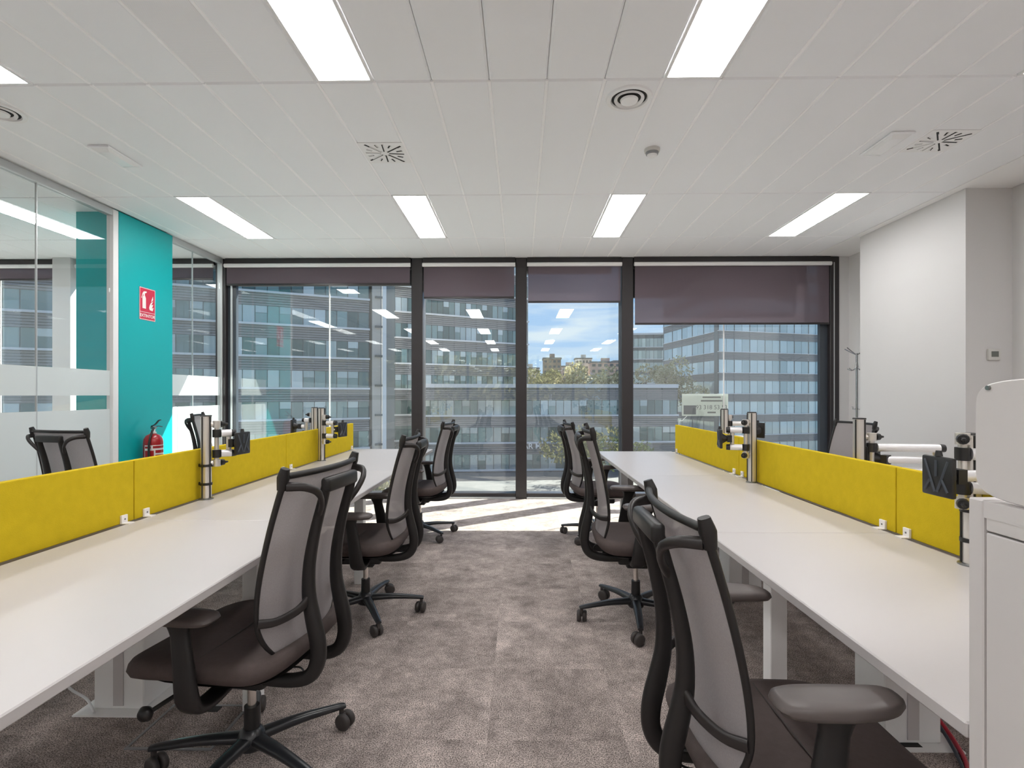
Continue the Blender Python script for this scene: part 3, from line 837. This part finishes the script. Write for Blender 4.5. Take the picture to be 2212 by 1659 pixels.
for o, (x, y, a, hz, bt, az, ax_, l) in zip(made, chairs):
    o.location = (x, y, 0); o.scale = (1, 1, hz); o.rotation_euler = (0, 0, R(a))
    o['label'] = l; o['category'] = 'chair'; o['group'] = CH
    for c in o.children:
        if c.name.startswith('base_leg'): c.rotation_euler = (0, 0, R(bt))
        if c.name.startswith('arm_post'):
            c.scale = (1, 1, az); c.location = (ax_, 0, 0)

# ------------------------------------------------------------------ monitor arms
def monitor_arm(x, y, face, label, a1, L1, a2, L2, h=0.405, head=None, clips=True, zarm=0.0):
    """face: yaw (deg) from the post to the arm shaft; a1, a2: yaw of the two arm segments"""
    t = thing('monitor_arm', label, 'monitor arm', (x, y, DZ), 0, 'aluminium monitor arms')
    part('base_disc', lambda bm: lathe(bm, [(0.033, 0.0005), (0.033, 0.004), (0.028, 0.007)], 24), 'screw_metal', t, 40)
    part('post', lambda bm: loft(bm, [superell(0.0215, 0.0225, 0.0072, 24, 2.8), superell(0.0215, 0.0225, h, 24, 2.8)]), 'alu', t, 40)
    f = R(face)
    for k in range(4):
        a = f + PI / 2 * k + PI / 4
        d = V(math.cos(a), math.sin(a), 0) * 0.0243
        part('groove', lambda bm: cyl(bm, d + V(0, 0, 0.008), d + V(0, 0, h - 0.001), 0.003, n=8), 'black_plastic', t, 40)
    part('post_cap', lambda bm: loft(bm, [superell(0.024, 0.025, h + 0.0002, 24, 2.8), superell(0.022, 0.023, h + 0.006, 24, 2.8)]), 'black_plastic', t, 40)
    if clips:
        for z in (0.075, 0.165):
            def clip(bm):
                lathe(bm, [(0.0235, z - 0.006), (0.0275, z - 0.006), (0.0275, z + 0.006), (0.0235, z + 0.006)], 20)
                q = V(math.cos(f + 2.4), math.sin(f + 2.4), 0) * 0.034
                lathe(bm, [(0.003, z - 0.007), (0.009, z - 0.007), (0.009, z + 0.007), (0.003, z + 0.007)], 12, Matrix.Translation(q))
            part('cable_clip', clip, 'black_plastic', t, 40)
    sh = V(math.cos(f), math.sin(f), 0) * 0.045
    zc = 0.255 + zarm
    part('shaft', lambda bm: cyl(bm, sh + V(0, 0, zc - 0.105), sh + V(0, 0, zc + 0.105), 0.011, n=14), 'alu', t, 40)
    for z in (zc - 0.095, zc + 0.095):
        c = part('collar', lambda bm: (cyl(bm, sh + V(0, 0, z - 0.017), sh + V(0, 0, z + 0.017), 0.0185, n=18), cyl(bm, V(0, 0, z), sh + V(0, 0, z), 0.012, n=10)), 'alu', t, 40)
        kd = V(math.cos(f + 0.5), math.sin(f + 0.5), 0)
        def knob(bm):
            cyl(bm, sh + kd * 0.017 + V(0, 0, z), sh + kd * 0.036 + V(0, 0, z), 0.0165, 0.014, 12)
            cyl(bm, sh + kd * 0.036 + V(0, 0, z), sh + kd * 0.056 + V(0, 0, z), 0.008, 0.004, 8)
        part('knob', knob, 'black_plastic', c, 40)
    d1 = V(math.cos(R(a1)), math.sin(R(a1)), 0)
    e1 = sh + d1 * L1
    for z in (zc - 0.05, zc + 0.05):
        part('hinge_ring', lambda bm: cyl(bm, sh + V(0, 0, z - 0.019), sh + V(0, 0, z + 0.019), 0.0195, n=18), 'black_plastic', t, 40)
        part('arm_tube', lambda bm: cyl(bm, sh + d1 * 0.0195 + V(0, 0, z), e1 + V(0, 0, z), 0.0175, n=18), 'alu_white', t, 40)
        part('tube_cap', lambda bm: cyl(bm, e1 + V(0, 0, z), e1 + d1 * 0.02 + V(0, 0, z), 0.0182, 0.016, 18), 'black_plastic', t, 40)
    d2 = V(math.cos(R(a2)), math.sin(R(a2)), 0)
    j = e1 - d1 * 0.012
    part('joint_pin', lambda bm: cyl(bm, j + V(0, 0, zc - 0.032), j + V(0, 0, zc + 0.032), 0.012, n=14), 'alu', t, 40)
    e2 = j + d2 * L2
    part('forearm_tube', lambda bm: cyl(bm, j + d2 * 0.012 + V(0, 0, zc), e2 + V(0, 0, zc), 0.0155, n=18), 'alu_white', t, 40)
    # head
    if head is not None: d2 = V(math.cos(R(head)), math.sin(R(head)), 0)
    hd = thing_part = part('head', lambda bm: (box_at(bm, e2 + V(0, 0, zc), d2, 0.012, 0.018, 0.02), cyl(bm, e2 + d2 * 0.012 + V(0, 0, zc), e2 + d2 * 0.045 + V(0, 0, zc), 0.014, 0.034, 14)), 'black_plastic', t, 40)
    pc = e2 + d2 * 0.052 + V(0, 0, zc)
    pl = part('mount_plate', lambda bm: box_at(bm, pc, d2, 0.0075, 0.053, 0.055, 0.005), 'black_plastic', t, 40)
    s2 = V(-d2.y, d2.x, 0)
    for (ya, za, yb, zb) in ((-0.040, 0.044, -0.004, -0.042), (0.040, 0.044, 0.004, -0.042), (-0.040, -0.040, -0.018, -0.005), (0.040, -0.040, 0.018, -0.005), (0, 0.044, 0, 0.0)):
        part('plate_rib', lambda bm: cyl(bm, pc + d2 * 0.0078 + s2 * ya + V(0, 0, za), pc + d2 * 0.0078 + s2 * yb + V(0, 0, zb), 0.0035, n=6), 'outlet_trim' if za > 0.05 else 'frame_blue', pl)
    part('plate_latch', lambda bm: cyl(bm, pc + V(0, 0, 0.0555), pc + V(0, 0, 0.071), 0.010, 0.007, 10), 'black_plastic', pl, 40)
    return t
def box_at(bm, c, d, hx, hy, hz, bev=0.0):
    n0 = set(bm.verts)
    box(bm, -hx, hx, -hy, hy, -hz, hz, bev, 2)
    m_ = Matrix.Translation(c) @ Matrix.Rotation(math.atan2(d.y, d.x), 4, 'Z')
    bmesh.ops.transform(bm, matrix=m_, verts=[v for v in bm.verts if v not in n0])

monitor_arm(-1.538, 2.56, 30, 'monitor arm on the left desks nearest the camera, beside the fire extinguisher', 35, 0.065, 0, 0.02, head=-8, zarm=0.015)
monitor_arm(-1.538, 4.06, -40, 'monitor arm on the left desks near the windows, in front of its yellow screen', -10, 0.08, 5, 0.03, head=-15, clips=False, zarm=-0.01)
monitor_arm(-1.655, 4.22, 140, 'monitor arm behind the left yellow screen, plate turned left', 170, 0.06, 185, 0.05, clips=False)
monitor_arm(1.350, 3.10, 200, 'monitor arm in the middle of the right desks with raised plate', 165, 0.085, 200, 0.02, head=168, clips=False)
monitor_arm(1.46, 3.80, 20, 'monitor arm behind the right yellow screen left of the taller pair', -20, 0.12, 30, 0.08, clips=False)
monitor_arm(1.352, 1.605, 205, 'monitor arm nearest the camera beside the white cabinet', -18, 0.20, 190, 0.285, h=0.39, head=180, zarm=0.03)
monitor_arm(1.462, 2.30, -20, 'monitor arm behind the right yellow screen in front of the pillar', -8, 0.26, 176, 0.20, head=120, clips=False, zarm=-0.02)
monitor_arm(1.462, 1.64, 30, 'monitor arm mostly hidden behind the white cabinet board', 10, 0.2, 40, 0.06, clips=False)

# ------------------------------------------------------------------ cabinet in the right foreground
t = thing('cabinet', 'white storage cabinet at the right foreground edge', 'cabinet', (RFX, 0.829, 0))
part('side_panel', FB(0.0, 0.45, -0.026, 0.0, 0.0, 1.092, 0.002), 'cabinet_white', t)
part('side_panel', FB(0.0, 0.45, -0.80, -0.774, 0.0, 1.092, 0.002), 'cabinet_white', t)
part('cabinet_top', FB(0.001, 0.45, -0.7735, -0.0265, 1.066, 1.091), 'cabinet_white', t)
part('cabinet_back', FB(0.43, 0.449, -0.7735, -0.0265, 0.02, 1.065), 'cabinet_white', t)
part('drawer_front', FB(0.002, 0.021, -0.7725, -0.0285, 1.047, 1.088, 0.0015), 'cabinet_white', t)
part('door', FB(0.002, 0.021, -0.7725, -0.0285, 0.03, 1.044, 0.0015), 'cabinet_white', t)
t = thing('whiteboard_panel', 'white round cornered board standing on the cabinet top', 'board', (RFX + 0.004, 0.457, 1.0925))
def rboard(bm):
    pts = superell(0.365, 0.0905, 0, 64, 9.0)
    loft(bm, [[V(q, p.x, p.y + 0.091) for p in (pts if s_ == 1 else [V(a.x * 0.995, a.y * 0.98, 0) for a in pts])] for q, s_ in ((0.0, 0), (0.003, 1), (0.020, 1), (0.023, 0))])
part('board', rboard, 'cabinet_white', t, 40)
part('screw', lambda bm: cyl(bm, (-0.0035, 0.340, 0.168), (-0.0002, 0.340, 0.168), 0.0035, n=12), 'screw_metal', t, 40)

# ------------------------------------------------------------------ fire extinguisher and sign on the teal column
CX = XL + 0.03
t = thing('extinguisher_sign', 'red EXTINTOR sign on the teal column', 'sign', (CX, 5.05, 2.125))
part('plate', FB(0.0005, 0.003, -0.108, 0.108, -0.155, 0.155), 'sign_red', t)
def border(bm):
    for (y0, y1, z0, z1) in ((-0.106, 0.106, 0.147, 0.152), (-0.106, 0.106, -0.152, -0.147), (-0.106, -0.101, -0.147, 0.147), (0.101, 0.106, -0.147, 0.147)):
        box(bm, 0.0031, 0.0036, y0, y1, z0, z1)
part('border', border, 'sign_white', t)
part('divider', FB(0.0031, 0.0036, -0.10, 0.10, -0.082, -0.078), 'sign_white', t)
ROT = Matrix(((0, 0, 1, 0), (1, 0, 0, 0), (0, 1, 0, 0), (0, 0, 0, 1)))
text_mesh('lettering', 'EXTINTOR', 0.042, 'sign_white', t, Matrix.Translation((0.0036, 0, -0.114)) @ ROT, 0.0003, bold=0.0008)
def poly(bm, pts, x=0.0031, th=0.0005):
    loft(bm, [[V(x, a, b) for a, b in pts], [V(x + th, a, b) for a, b in pts]])
part('extinguisher_symbol', lambda bm: (poly(bm, [(-0.068, -0.045), (-0.022, -0.045), (-0.022, 0.055), (-0.032, 0.075), (-0.058, 0.075), (-0.068, 0.055)]),
     poly(bm, [(-0.054, 0.076), (-0.036, 0.076), (-0.036, 0.10), (-0.010, 0.112), (-0.014, 0.122), (-0.05, 0.118), (-0.066, 0.10), (-0.085, 0.05), (-0.077, 0.05), (-0.058, 0.094)])), 'sign_white', t)
part('flame_symbol', lambda bm: (poly(bm, [(0.03, -0.05), (0.07, -0.055), (0.085, -0.02), (0.06, -0.03), (0.08, 0.01), (0.052, 0.0), (0.082, 0.045), (0.045, 0.02), (0.03, -0.005), (0.022, -0.03)]),
     poly(bm, [(0.05, 0.03), (0.078, 0.055), (0.075, 0.09), (0.06, 0.06)])), 'sign_white', t)
t = thing('fire_extinguisher', 'red fire extinguisher hung low on the teal column', 'fire extinguisher', (CX + 0.105, 4.985, 0.40))
part('cylinder', lambda bm: lathe(bm, [(0.05, 0.0), (0.078, 0.012), (0.082, 0.03), (0.082, 0.40), (0.078, 0.43), (0.06, 0.462), (0.03, 0.478), (0.022, 0.482)], 32), 'red_paint', t, 40)
def arc_sheet(bm, r0, r1, a0, a1, z0, z1, n=14):
    rings = []
    for k in range(n + 1):
        a = a0 + (a1 - a0) * k / n
        c_, s_ = math.cos(a), math.sin(a)
        rings.append([V(r0 * c_, r0 * s_, z0), V(r1 * c_, r1 * s_, z0), V(r1 * c_, r1 * s_, z1), V(r0 * c_, r0 * s_, z1)])
    loft(bm, rings)
part('label_sheet', lambda bm: arc_sheet(bm, 0.0824, 0.0829, -1.9, 0.5, 0.17, 0.375), 'sign_white', t, 40)
for q, (a0, a1, z0, z1) in enumerate(((-1.85, -1.2, 0.345, 0.365), (-1.0, 0.35, 0.345, 0.368), (-1.85, -0.9, 0.255, 0.325), (-0.75, 0.4, 0.300, 0.328), (-0.75, 0.4, 0.25, 0.285), (-1.85, 0.4, 0.19, 0.235))):
    part('label_band', lambda bm: arc_sheet(bm, 0.0830, 0.0833, a0, a1, z0, z1), 'red_paint', t)
part('neck', lambda bm: lathe(bm, [(0.026, 0.4822), (0.026, 0.495), (0.016, 0.50), (0.016, 0.525)], 20), 'sign_white', t, 40)
part('valve', lambda bm: box(bm, -0.016, 0.016, -0.02, 0.03, 0.5252, 0.55, 0.004), 'screw_metal', t)
part('lever', lambda bm: (sweep(bm, [(0, -0.02, 0.552), (0, 0.03, 0.568), (0, 0.075, 0.60), (0, 0.10, 0.606)], 0.010, 0.005, side=(1, 0, 0), n=8, per=4, sq=3), sweep(bm, [(0, 0.0, 0.535), (0, 0.06, 0.548), (0, 0.12, 0.540)], 0.010, 0.004, side=(1, 0, 0), n=8, per=4, sq=3)), 'black_plastic', t, 50)
part('hose', lambda bm: sweep(bm, [(0.02, -0.02, 0.535), (0.03, -0.06, 0.50), (0.03, -0.098, 0.40), (0.03, -0.102, 0.28), (0.03, -0.098, 0.12)], 0.010, n=10, per=5), 'black_plastic', t, 50)

# ------------------------------------------------------------------ small things
t = thing('thermostat', 'small square thermostat on the pillar', 'thermostat', (3.765, 4.27, 1.57))
part('body', FB(-0.048, 0.048, -0.022, -0.0005, -0.045, 0.045, 0.006, 2), 'thermo_body', t, 40)
part('screen', FB(-0.026, 0.030, -0.0235, -0.0221, -0.018, 0.026), 'thermo_screen', t)

t = thing('coat_rack', 'slim metal coat rack beside the pillar', 'coat rack', (3.635, 5.76, 0))
part('base', lambda bm: lathe(bm, [(0.15, 0.0), (0.15, 0.008), (0.02, 0.016), (0.013, 0.03)], 28), 'chrome_rack', t, 40)
part('pole', lambda bm: cyl(bm, (0, 0, 0.0305), (0, 0, 1.70), 0.012, 0.010, 12), 'chrome_rack', t, 40)
for k in range(4):
    a = R(200 + 90 * k)
    d = V(math.cos(a), math.sin(a), 0)
    part('top_hook', lambda bm: sweep(bm, [d * 0.008 + V(0, 0, 1.685), d * 0.05 + V(0, 0, 1.705), d * 0.14 + V(0, 0, 1.755)], 0.005, n=7, per=3), 'chrome_rack', t, 50)
    part('lower_hook', lambda bm: sweep(bm, [d * 0.009 + V(0, 0, 1.60), d * 0.02 + V(0, 0, 1.54), d * 0.06 + V(0, 0, 1.515), d * 0.11 + V(0, 0, 1.535)], 0.004, n=7, per=4), 'chrome_rack', t, 50)
    part('small_hook', lambda bm: sweep(bm, [d * 0.009 + V(0, 0, 1.10), d * 0.05 + V(0, 0, 1.095), d * 0.06 + V(0, 0, 1.125)], 0.003, n=6, per=3), 'chrome_rack', t, 50)

def floor_box(x, y, label):
    t = thing('floor_box', label, 'floor box', (x, y, 0), 0, 'floor outlet boxes')
    def fr(bm):
        a, b, wd = 0.155, 0.135, 0.010
        for (x0, x1, y0, y1) in ((-a, a, -b, -b + wd), (-a, a, b - wd, b), (-a, -a + wd, -b + wd, b - wd), (a - wd, a, -b + wd, b - wd)):
            box(bm, x0, x1, y0, y1, 0.0005, 0.005)
    part('frame', fr, 'outlet_trim', t)
    part('lid', FB(-0.143, 0.143, -0.123, 0.123, 0.0005, 0.004), 'carpet', t)
    part('cable_flap', FB(-0.05, 0.05, 0.085, 0.118, 0.0041, 0.007), 'gap_dark', t)
floor_box(-1.24, 1.97, 'floor outlet box under the left desks')
floor_box(1.37, 1.80, 'floor outlet box under the right desks')
def cable(name, pts, r, mt, label):
    o = part(name, lambda bm: sweep(bm, pts, r, n=8, per=6), mt, None, 60)
    tag(o, label, 'cable')
cable('power_cable', [(1.52, 2.02, 0.10), (1.56, 1.95, 0.02), (1.50, 1.80, 0.012), (1.42, 1.72, 0.016), (1.34, 1.71, 0.022), (1.30, 1.76, 0.014)], 0.008, 'cable_red', 'red power cable at the floor box under the right desks')
cable('data_cable', [(1.49, 2.02, 0.14), (1.53, 1.93, 0.03), (1.47, 1.78, 0.014), (1.40, 1.69, 0.02), (1.30, 1.69, 0.014)], 0.006, 'cable_dark', 'dark data cable beside the red cable under the right desks')
cable('power_cable', [(1.42, 3.46, 0.16), (1.47, 3.40, 0.02), (1.53, 3.30, 0.012), (1.56, 3.20, 0.01)], 0.008, 'cable_red', 'short red cable behind the farther right cable column')
cable('white_cable', [(-1.70, 2.12, 0.30), (-1.775, 2.06, 0.20), (-1.79, 2.06, 0.10), (-1.74, 2.09, 0.03), (-1.66, 2.03, 0.012)], 0.005, 'cable_white', 'white cable hanging at the left cable column')

# ------------------------------------------------------------------ outside
GZ = -9.0
o = struct('ground_paving', FB(-120, 120, -60, 140, GZ - 0.3, GZ), 'ext_paving', label='paved courtyard between the office buildings')

def facade(name, label, p0, p1, zb, floors, fh, npan, pane='ext_pane', bpane='ext_blind_pane', depth=14, win_h=0.55, blind_p=0.35, ledge=0.35, louvre=True, ledge_h=0.22, split=True):
    p0, p1 = Vector(p0), Vector(p1)
    d = p1 - p0; L = d.length
    rz = math.atan2(d.y, d.x)
    t = thing(name, label, 'building', (p0.x, p0.y, zb), rz)
    H = floors * fh
    part('core', FB(0, L, 0.25, depth, 0, H), 'ext_core', t)
    part('roof_parapet', FB(-0.1, L + 0.1, -0.1, depth + 0.1, H + 0.001, H + 0.5), 'ext_ledge', t)
    pw = L / npan
    bm = bmesh.new(); box(bm, -pw / 2 + 0.04, pw / 2 - 0.04, 0.10, 0.245, 0, fh * win_h - 0.05); wide = mesh_of('window_pane', bm, pane)
    bm = bmesh.new(); box(bm, -pw / 2 + 0.04, pw / 2 - 0.04, 0.10, 0.245, 0, fh * win_h - 0.05); wideb = mesh_of('window_pane', bm, bpane)
    hb = (fh * win_h - 0.05) * 0.60
    bm = bmesh.new(); box(bm, -pw / 2 + 0.04, pw / 2 - 0.04, 0.10, 0.245, 0, hb - 0.03); low = mesh_of('window_pane', bm, pane)
    bm = bmesh.new(); box(bm, -pw / 2 + 0.04, pw / 2 - 0.04, 0.06, 0.245, hb, fh * win_h - 0.05); upb = mesh_of('window_pane', bm, bpane)
    for f in range(floors):
        z = f * fh
        part('ledge', FB(-0.05, L + 0.05, -ledge, 0.25, z - ledge_h, z), 'ext_ledge', t)
        if louvre:
            def lv(bm):
                z0 = z + fh * win_h; z1 = z + fh - ledge_h
                k = 5
                for i in range(k):
                    za = z0 + (z1 - z0) * i / k
                    box(bm, 0, L, 0.0, 0.24, za, za + (z1 - z0) / k * 0.72)
            o = part('louvre_band', lv, 'ext_louvre', t)
        for i in range(npan):
            x = (i + 0.5) * pw
            r = random.random()
            if r < blind_p * 0.5: link('window_pane', wideb, t, (x, 0, z))
            elif r < blind_p and split:
                link('window_pane', low, t, (x, 0, z)); link('window_pane', upb, t, (x, 0, z))
            else: link('window_pane', wide, t, (x, 0, z))
    for i in range(0, npan + 1, 2):
        part('mullion', FB(i * pw - 0.035, i * pw + 0.035, 0.02, 0.2449, 0, H), 'ext_mullion', t)
    return t
# building A, left: slanted toward the right
facade('office_block', 'grey glass office block filling the left window', (-62, 40.5), (-18.2, 63.2), GZ + 0.45, 12, 3.55, 40)
tA = thing('stair_tower', 'narrow beige stair tower at the end of the left office block', 'building', (-17.9, 63.4, GZ), R(27))
part('beige_shaft', FB(0, 1.0, -0.2, 9, 0.0, 42.6), 'ext_beige', tA)
part('white_post', FB(1.15, 1.6, -0.6, -0.1, 0.0, 42.6), 'ext_white', tA)
for k in range(12):
    part('cross_bar', FB(0.3, 1.5, -0.45, -0.21, 0.6 + 3.55 * k, 0.85 + 3.55 * k), 'ext_mullion', tA)
facade('office_block', 'taller grey office block behind the middle pair of windows', (-17.5, 73.5), (1.2, 84.5), GZ + 0.3, 10, 3.62, 24)
facade('low_office_wing', 'low office wing with a flat roof below the skyline', (-14, 69.2), (21.5, 72.5), GZ + 0.35, 3, 3.62, 34, depth=3.5, blind_p=0.5)
# storefront lettering on the low wing
t = bpy.data.objects['low_office_wing']
text_mesh('lettering', 'AR M', 1.05, 'sign_white', t, Matrix.Translation((15.6, -0.42, 3.05)) @ Matrix.Rotation(PI / 2, 4, 'X'), 0.03, bold=0.01)
facade('glass_tower', 'pale blue glass tower corner in the right window, shaded side', (30.2, 112), (33.0, 89.7), GZ, 10, 3.5, 10, pane='tower_pane', bpane='tower_pane', depth=2.0, win_h=0.62, louvre=True, ledge=0.15, ledge_h=0.12, split=False)
facade('glass_tower', 'pale blue glass tower in the right window, broad side', (32.9, 88.0), (66, 99), GZ, 10, 3.5, 22, pane='tower_pane', bpane='tower_pane', depth=1.2, win_h=0.62, louvre=True, ledge=0.15, ledge_h=0.12, split=False)
facade('office_slab', 'distant gridded office slab between sky and glass tower', (29, 150), (46, 148), GZ, 8, 3.4, 16, pane='tower_pane', bpane='tower_pane', depth=10, win_h=0.7, louvre=False, ledge=0.1, ledge_h=0.2, split=False)

# hill and far city
def hill(bm):
    rings = []
    for (y, z) in ((118, -9), (170, -3), (230, 4), (300, 9), (380, 10), (420, -9)):
        rings.append([V(-60 + 220 * k / 24, y, z + (0 if z < -8 else 2.0 * math.sin(k * 1.3) + 1.5 * math.sin(k * 0.7 + 1))) for k in range(25)])
    vs = [[bm.verts.new(p) for p in r] for r in rings]
    for a, b in zip(vs, vs[1:]):
        for i in range(24): bm.faces.new((a[i], a[i + 1], b[i + 1], b[i]))
o = struct('ground_hill', hill, 'hill', 60, label='distant wooded hillside under the sky')
def city(name, label, x, y, z, w_, d_, h, mt, nw, nf):
    t = thing(name, label, 'building', (x, y, z))
    part('wall', FB(-w_ / 2, w_ / 2, 0, d_, 0, h), mt, t)
    part('roof', FB(-w_ / 2 - 0.3, w_ / 2 + 0.3, -0.3, d_ + 0.3, h + 0.001, h + 0.8), 'ext_roof', t)
    part('roof_house', FB(-w_ * 0.12, w_ * 0.16, d_ * 0.3, d_ * 0.6, h + 0.801, h + 2.8), mt, t)
    for i in range(nw):
        for j in range(nf):
            xx = -w_ / 2 + w_ * (i + 0.5) / nw; zz = h * (j + 0.35) / nf
            part('window', FB(xx - w_ / nw * 0.28, xx + w_ / nw * 0.28, -0.12, -0.001, zz, zz + h / nf * 0.45), 'city_window', t)
city('apartment_tower', 'brown apartment tower rising above the far skyline', 15.4, 255, -2, 8.5, 9, 20.5, 'city_brown', 4, 8)
far = [(27, 290, 9, 14, 7.5, 'city_pink', 'pinkish apartment block right of the brown tower'), (36, 300, 12, 9, 9.5, 'city_cream', 'cream apartment block in the middle of the skyline'), (46, 285, 10, 16, 8.5, 'city_pink', 'long reddish housing row on the skyline'),
       (58, 300, 11, 10, 9, 'city_grey', 'grey apartment block near the right end of the skyline'), (70, 290, 10, 14, 8.0, 'city_cream', 'cream housing at the far right of the skyline'), (5, 280, 9, 10, 6, 'city_cream', 'cream block left of the brown tower')]
for x, y, z, w_, h, mt, l in far:
    city('apartment_block', l, x, y, z - 4, w_, 9, h + 4, mt, 5, 4)

def tree(name, label, x, y, z, h, rx, rz_, leaf, n, size, seedv, group, trunk=True):
    rnd = random.Random(seedv)
    t = thing(name, label, 'tree' if trunk else 'bush', (x, y, z), 0, group)
    cz = h - rz_
    if trunk:
        def tk(bm):
            sweep(bm, [(0, 0, 0), (0.05, 0, cz * 0.6), (0, 0.05, cz)], [0.22, 0.14], n=8, per=3)
            for k in range(5):
                a = rnd.uniform(0, 2 * PI)
                sweep(bm, [(0, 0, cz * 0.7), (math.cos(a) * rx * 0.35, math.sin(a) * rx * 0.35, cz), (math.cos(a) * rx * 0.7, math.sin(a) * rx * 0.7, cz + rz_ * 0.4)], [0.09, 0.03], n=5, per=2)
        part('trunk', tk, 'bark', t, 60)
    def crown(bm):
        lobes = [(V(rnd.gauss(0, 0.45) * rx, rnd.gauss(0, 0.45) * rx, cz + rnd.uniform(-0.55, 0.6) * rz_), rnd.uniform(0.35, 0.6)) for _ in range(11)]
        for _ in range(n):
            c, s_ = rnd.choice(lobes)
            u = V(rnd.gauss(0, 1), rnd.gauss(0, 1), rnd.gauss(0, 1)).normalized() * rnd.uniform(0.6, 1.0)
            p = c + V(u.x * rx * s_, u.y * rx * s_, u.z * rz_ * s_)
            if p.z < 0.05: p.z = 0.05
            a = V(rnd.gauss(0, 1), rnd.gauss(0, 1), rnd.gauss(0, 1)).normalized(); b = a.orthogonal().normalized()
            k = size * rnd.uniform(0.6, 1.3)
            vs = [bm.verts.new(p + q) for q in (a * k, b * k * 0.55, -a * k, -b * k * 0.55)]
            bm.faces.new(vs)
    c = part('crown', crown, leaf, t)
    c['kind'] = 'stuff'
    return t
gold = [(5.0, 96, 'golden tree just right of the central mullion'), (9.5, 96, 'golden tree below the brown apartment tower'), (15, 94, 'golden tree in the middle of the open sky window'), (20, 97, 'golden tree near the right mullion'), (26, 95, 'golden tree seen at the left edge of the right window')]
for i, (x, y, l) in enumerate(gold):
    tree('autumn_tree', l, x, y, GZ, 15.4 + 1.2 * math.sin(i * 2.1), 4.6, 4.6, 'leaf_gold' if i % 3 else 'leaf_olive', 2600, 0.34, 20 + i, 'trees behind the low office wing')
for i in range(6):
    tree('garden_tree', 'golden tree in the garden behind the office, mirrored in the window panes', -11 + 4.6 * i, -19 - (i % 2) * 2.5, GZ, 14.2 + 1.2 * math.sin(i * 1.7), 4.6, 5.0, 'leaf_gold', 4000, 0.30, 90 + i, 'garden trees behind the office')
tree('courtyard_tree', 'green courtyard tree in front of the low office wing', 7.2, 62, GZ, 7.2, 3.2, 3.0, 'leaf_olive', 1500, 0.26, 51, 'courtyard trees')
tree('courtyard_tree', 'smaller courtyard tree behind the right chairs', 12.2, 60, GZ, 5.6, 2.6, 2.2, 'leaf_green', 1200, 0.24, 52, 'courtyard trees')
for i, (x, y, h, rx, l) in enumerate(((-13.5, 50, 4.6, 3.2, 'round green bush below the left window'), (13.0, 47, 4.4, 3.0, 'green bush at the left of the right window'), (18.5, 46, 4.2, 3.4, 'wide green bush in the right window'), (26, 50, 5.5, 3.6, 'tall green bush at the right window edge'), (-20, 52, 4.5, 3.2, 'green bush at the foot of the left office block'))):
    tree('bush', l, x, y, GZ, h, rx, h * 0.5, 'leaf_green' if i % 2 else 'leaf_olive', 1300, 0.22, 70 + i, 'courtyard bushes', trunk=False)

# letting banner outside the right window
t = thing('letting_banner', 'white letting banner with phone number behind the right window', 'banner', (0, 0, 0))
by, bx0, bx1, bz0, bz1 = 6.4673, 1.97, 2.53, 0.992, 1.262
t.location = ((bx0 + bx1) / 2, by, (bz0 + bz1) / 2)
hw, hh = (bx1 - bx0) / 2, (bz1 - bz0) / 2
part('sheet', FB(-hw, hw, 0, 0.004, -hh, hh), 'sign_white', t)
FX = Matrix.Rotation(PI / 2, 4, 'X')
text_mesh('phone_number', '93 318 53 53', 0.072, 'sign_grey', t, Matrix.Translation((0.08, -0.001, -0.03)) @ FX, 0.0004)
part('picture', FB(-hw + 0.02, -hw + 0.17, -0.0015, -0.0002, -hh + 0.02, -hh + 0.13), 'sign_grey', t)
for k, (x0, x1, z0) in enumerate(((-0.03, 0.19, 0.085), (-0.05, 0.21, 0.042), (0.03, 0.13, -0.10))):
    part('text_line', FB(x0, x1, -0.0012, -0.0002, z0, z0 + 0.018), 'ext_louvre', t)
part('cord', lambda bm: sweep(bm, [(-hw + 0.06, -0.003, -hh), (-hw + 0.0, -0.003, -hh - 0.06), (-hw - 0.04, -0.003, -hh - 0.13), (-hw - 0.05, -0.003, -1.0)], 0.004, n=6, per=3), 'cable_white', t)
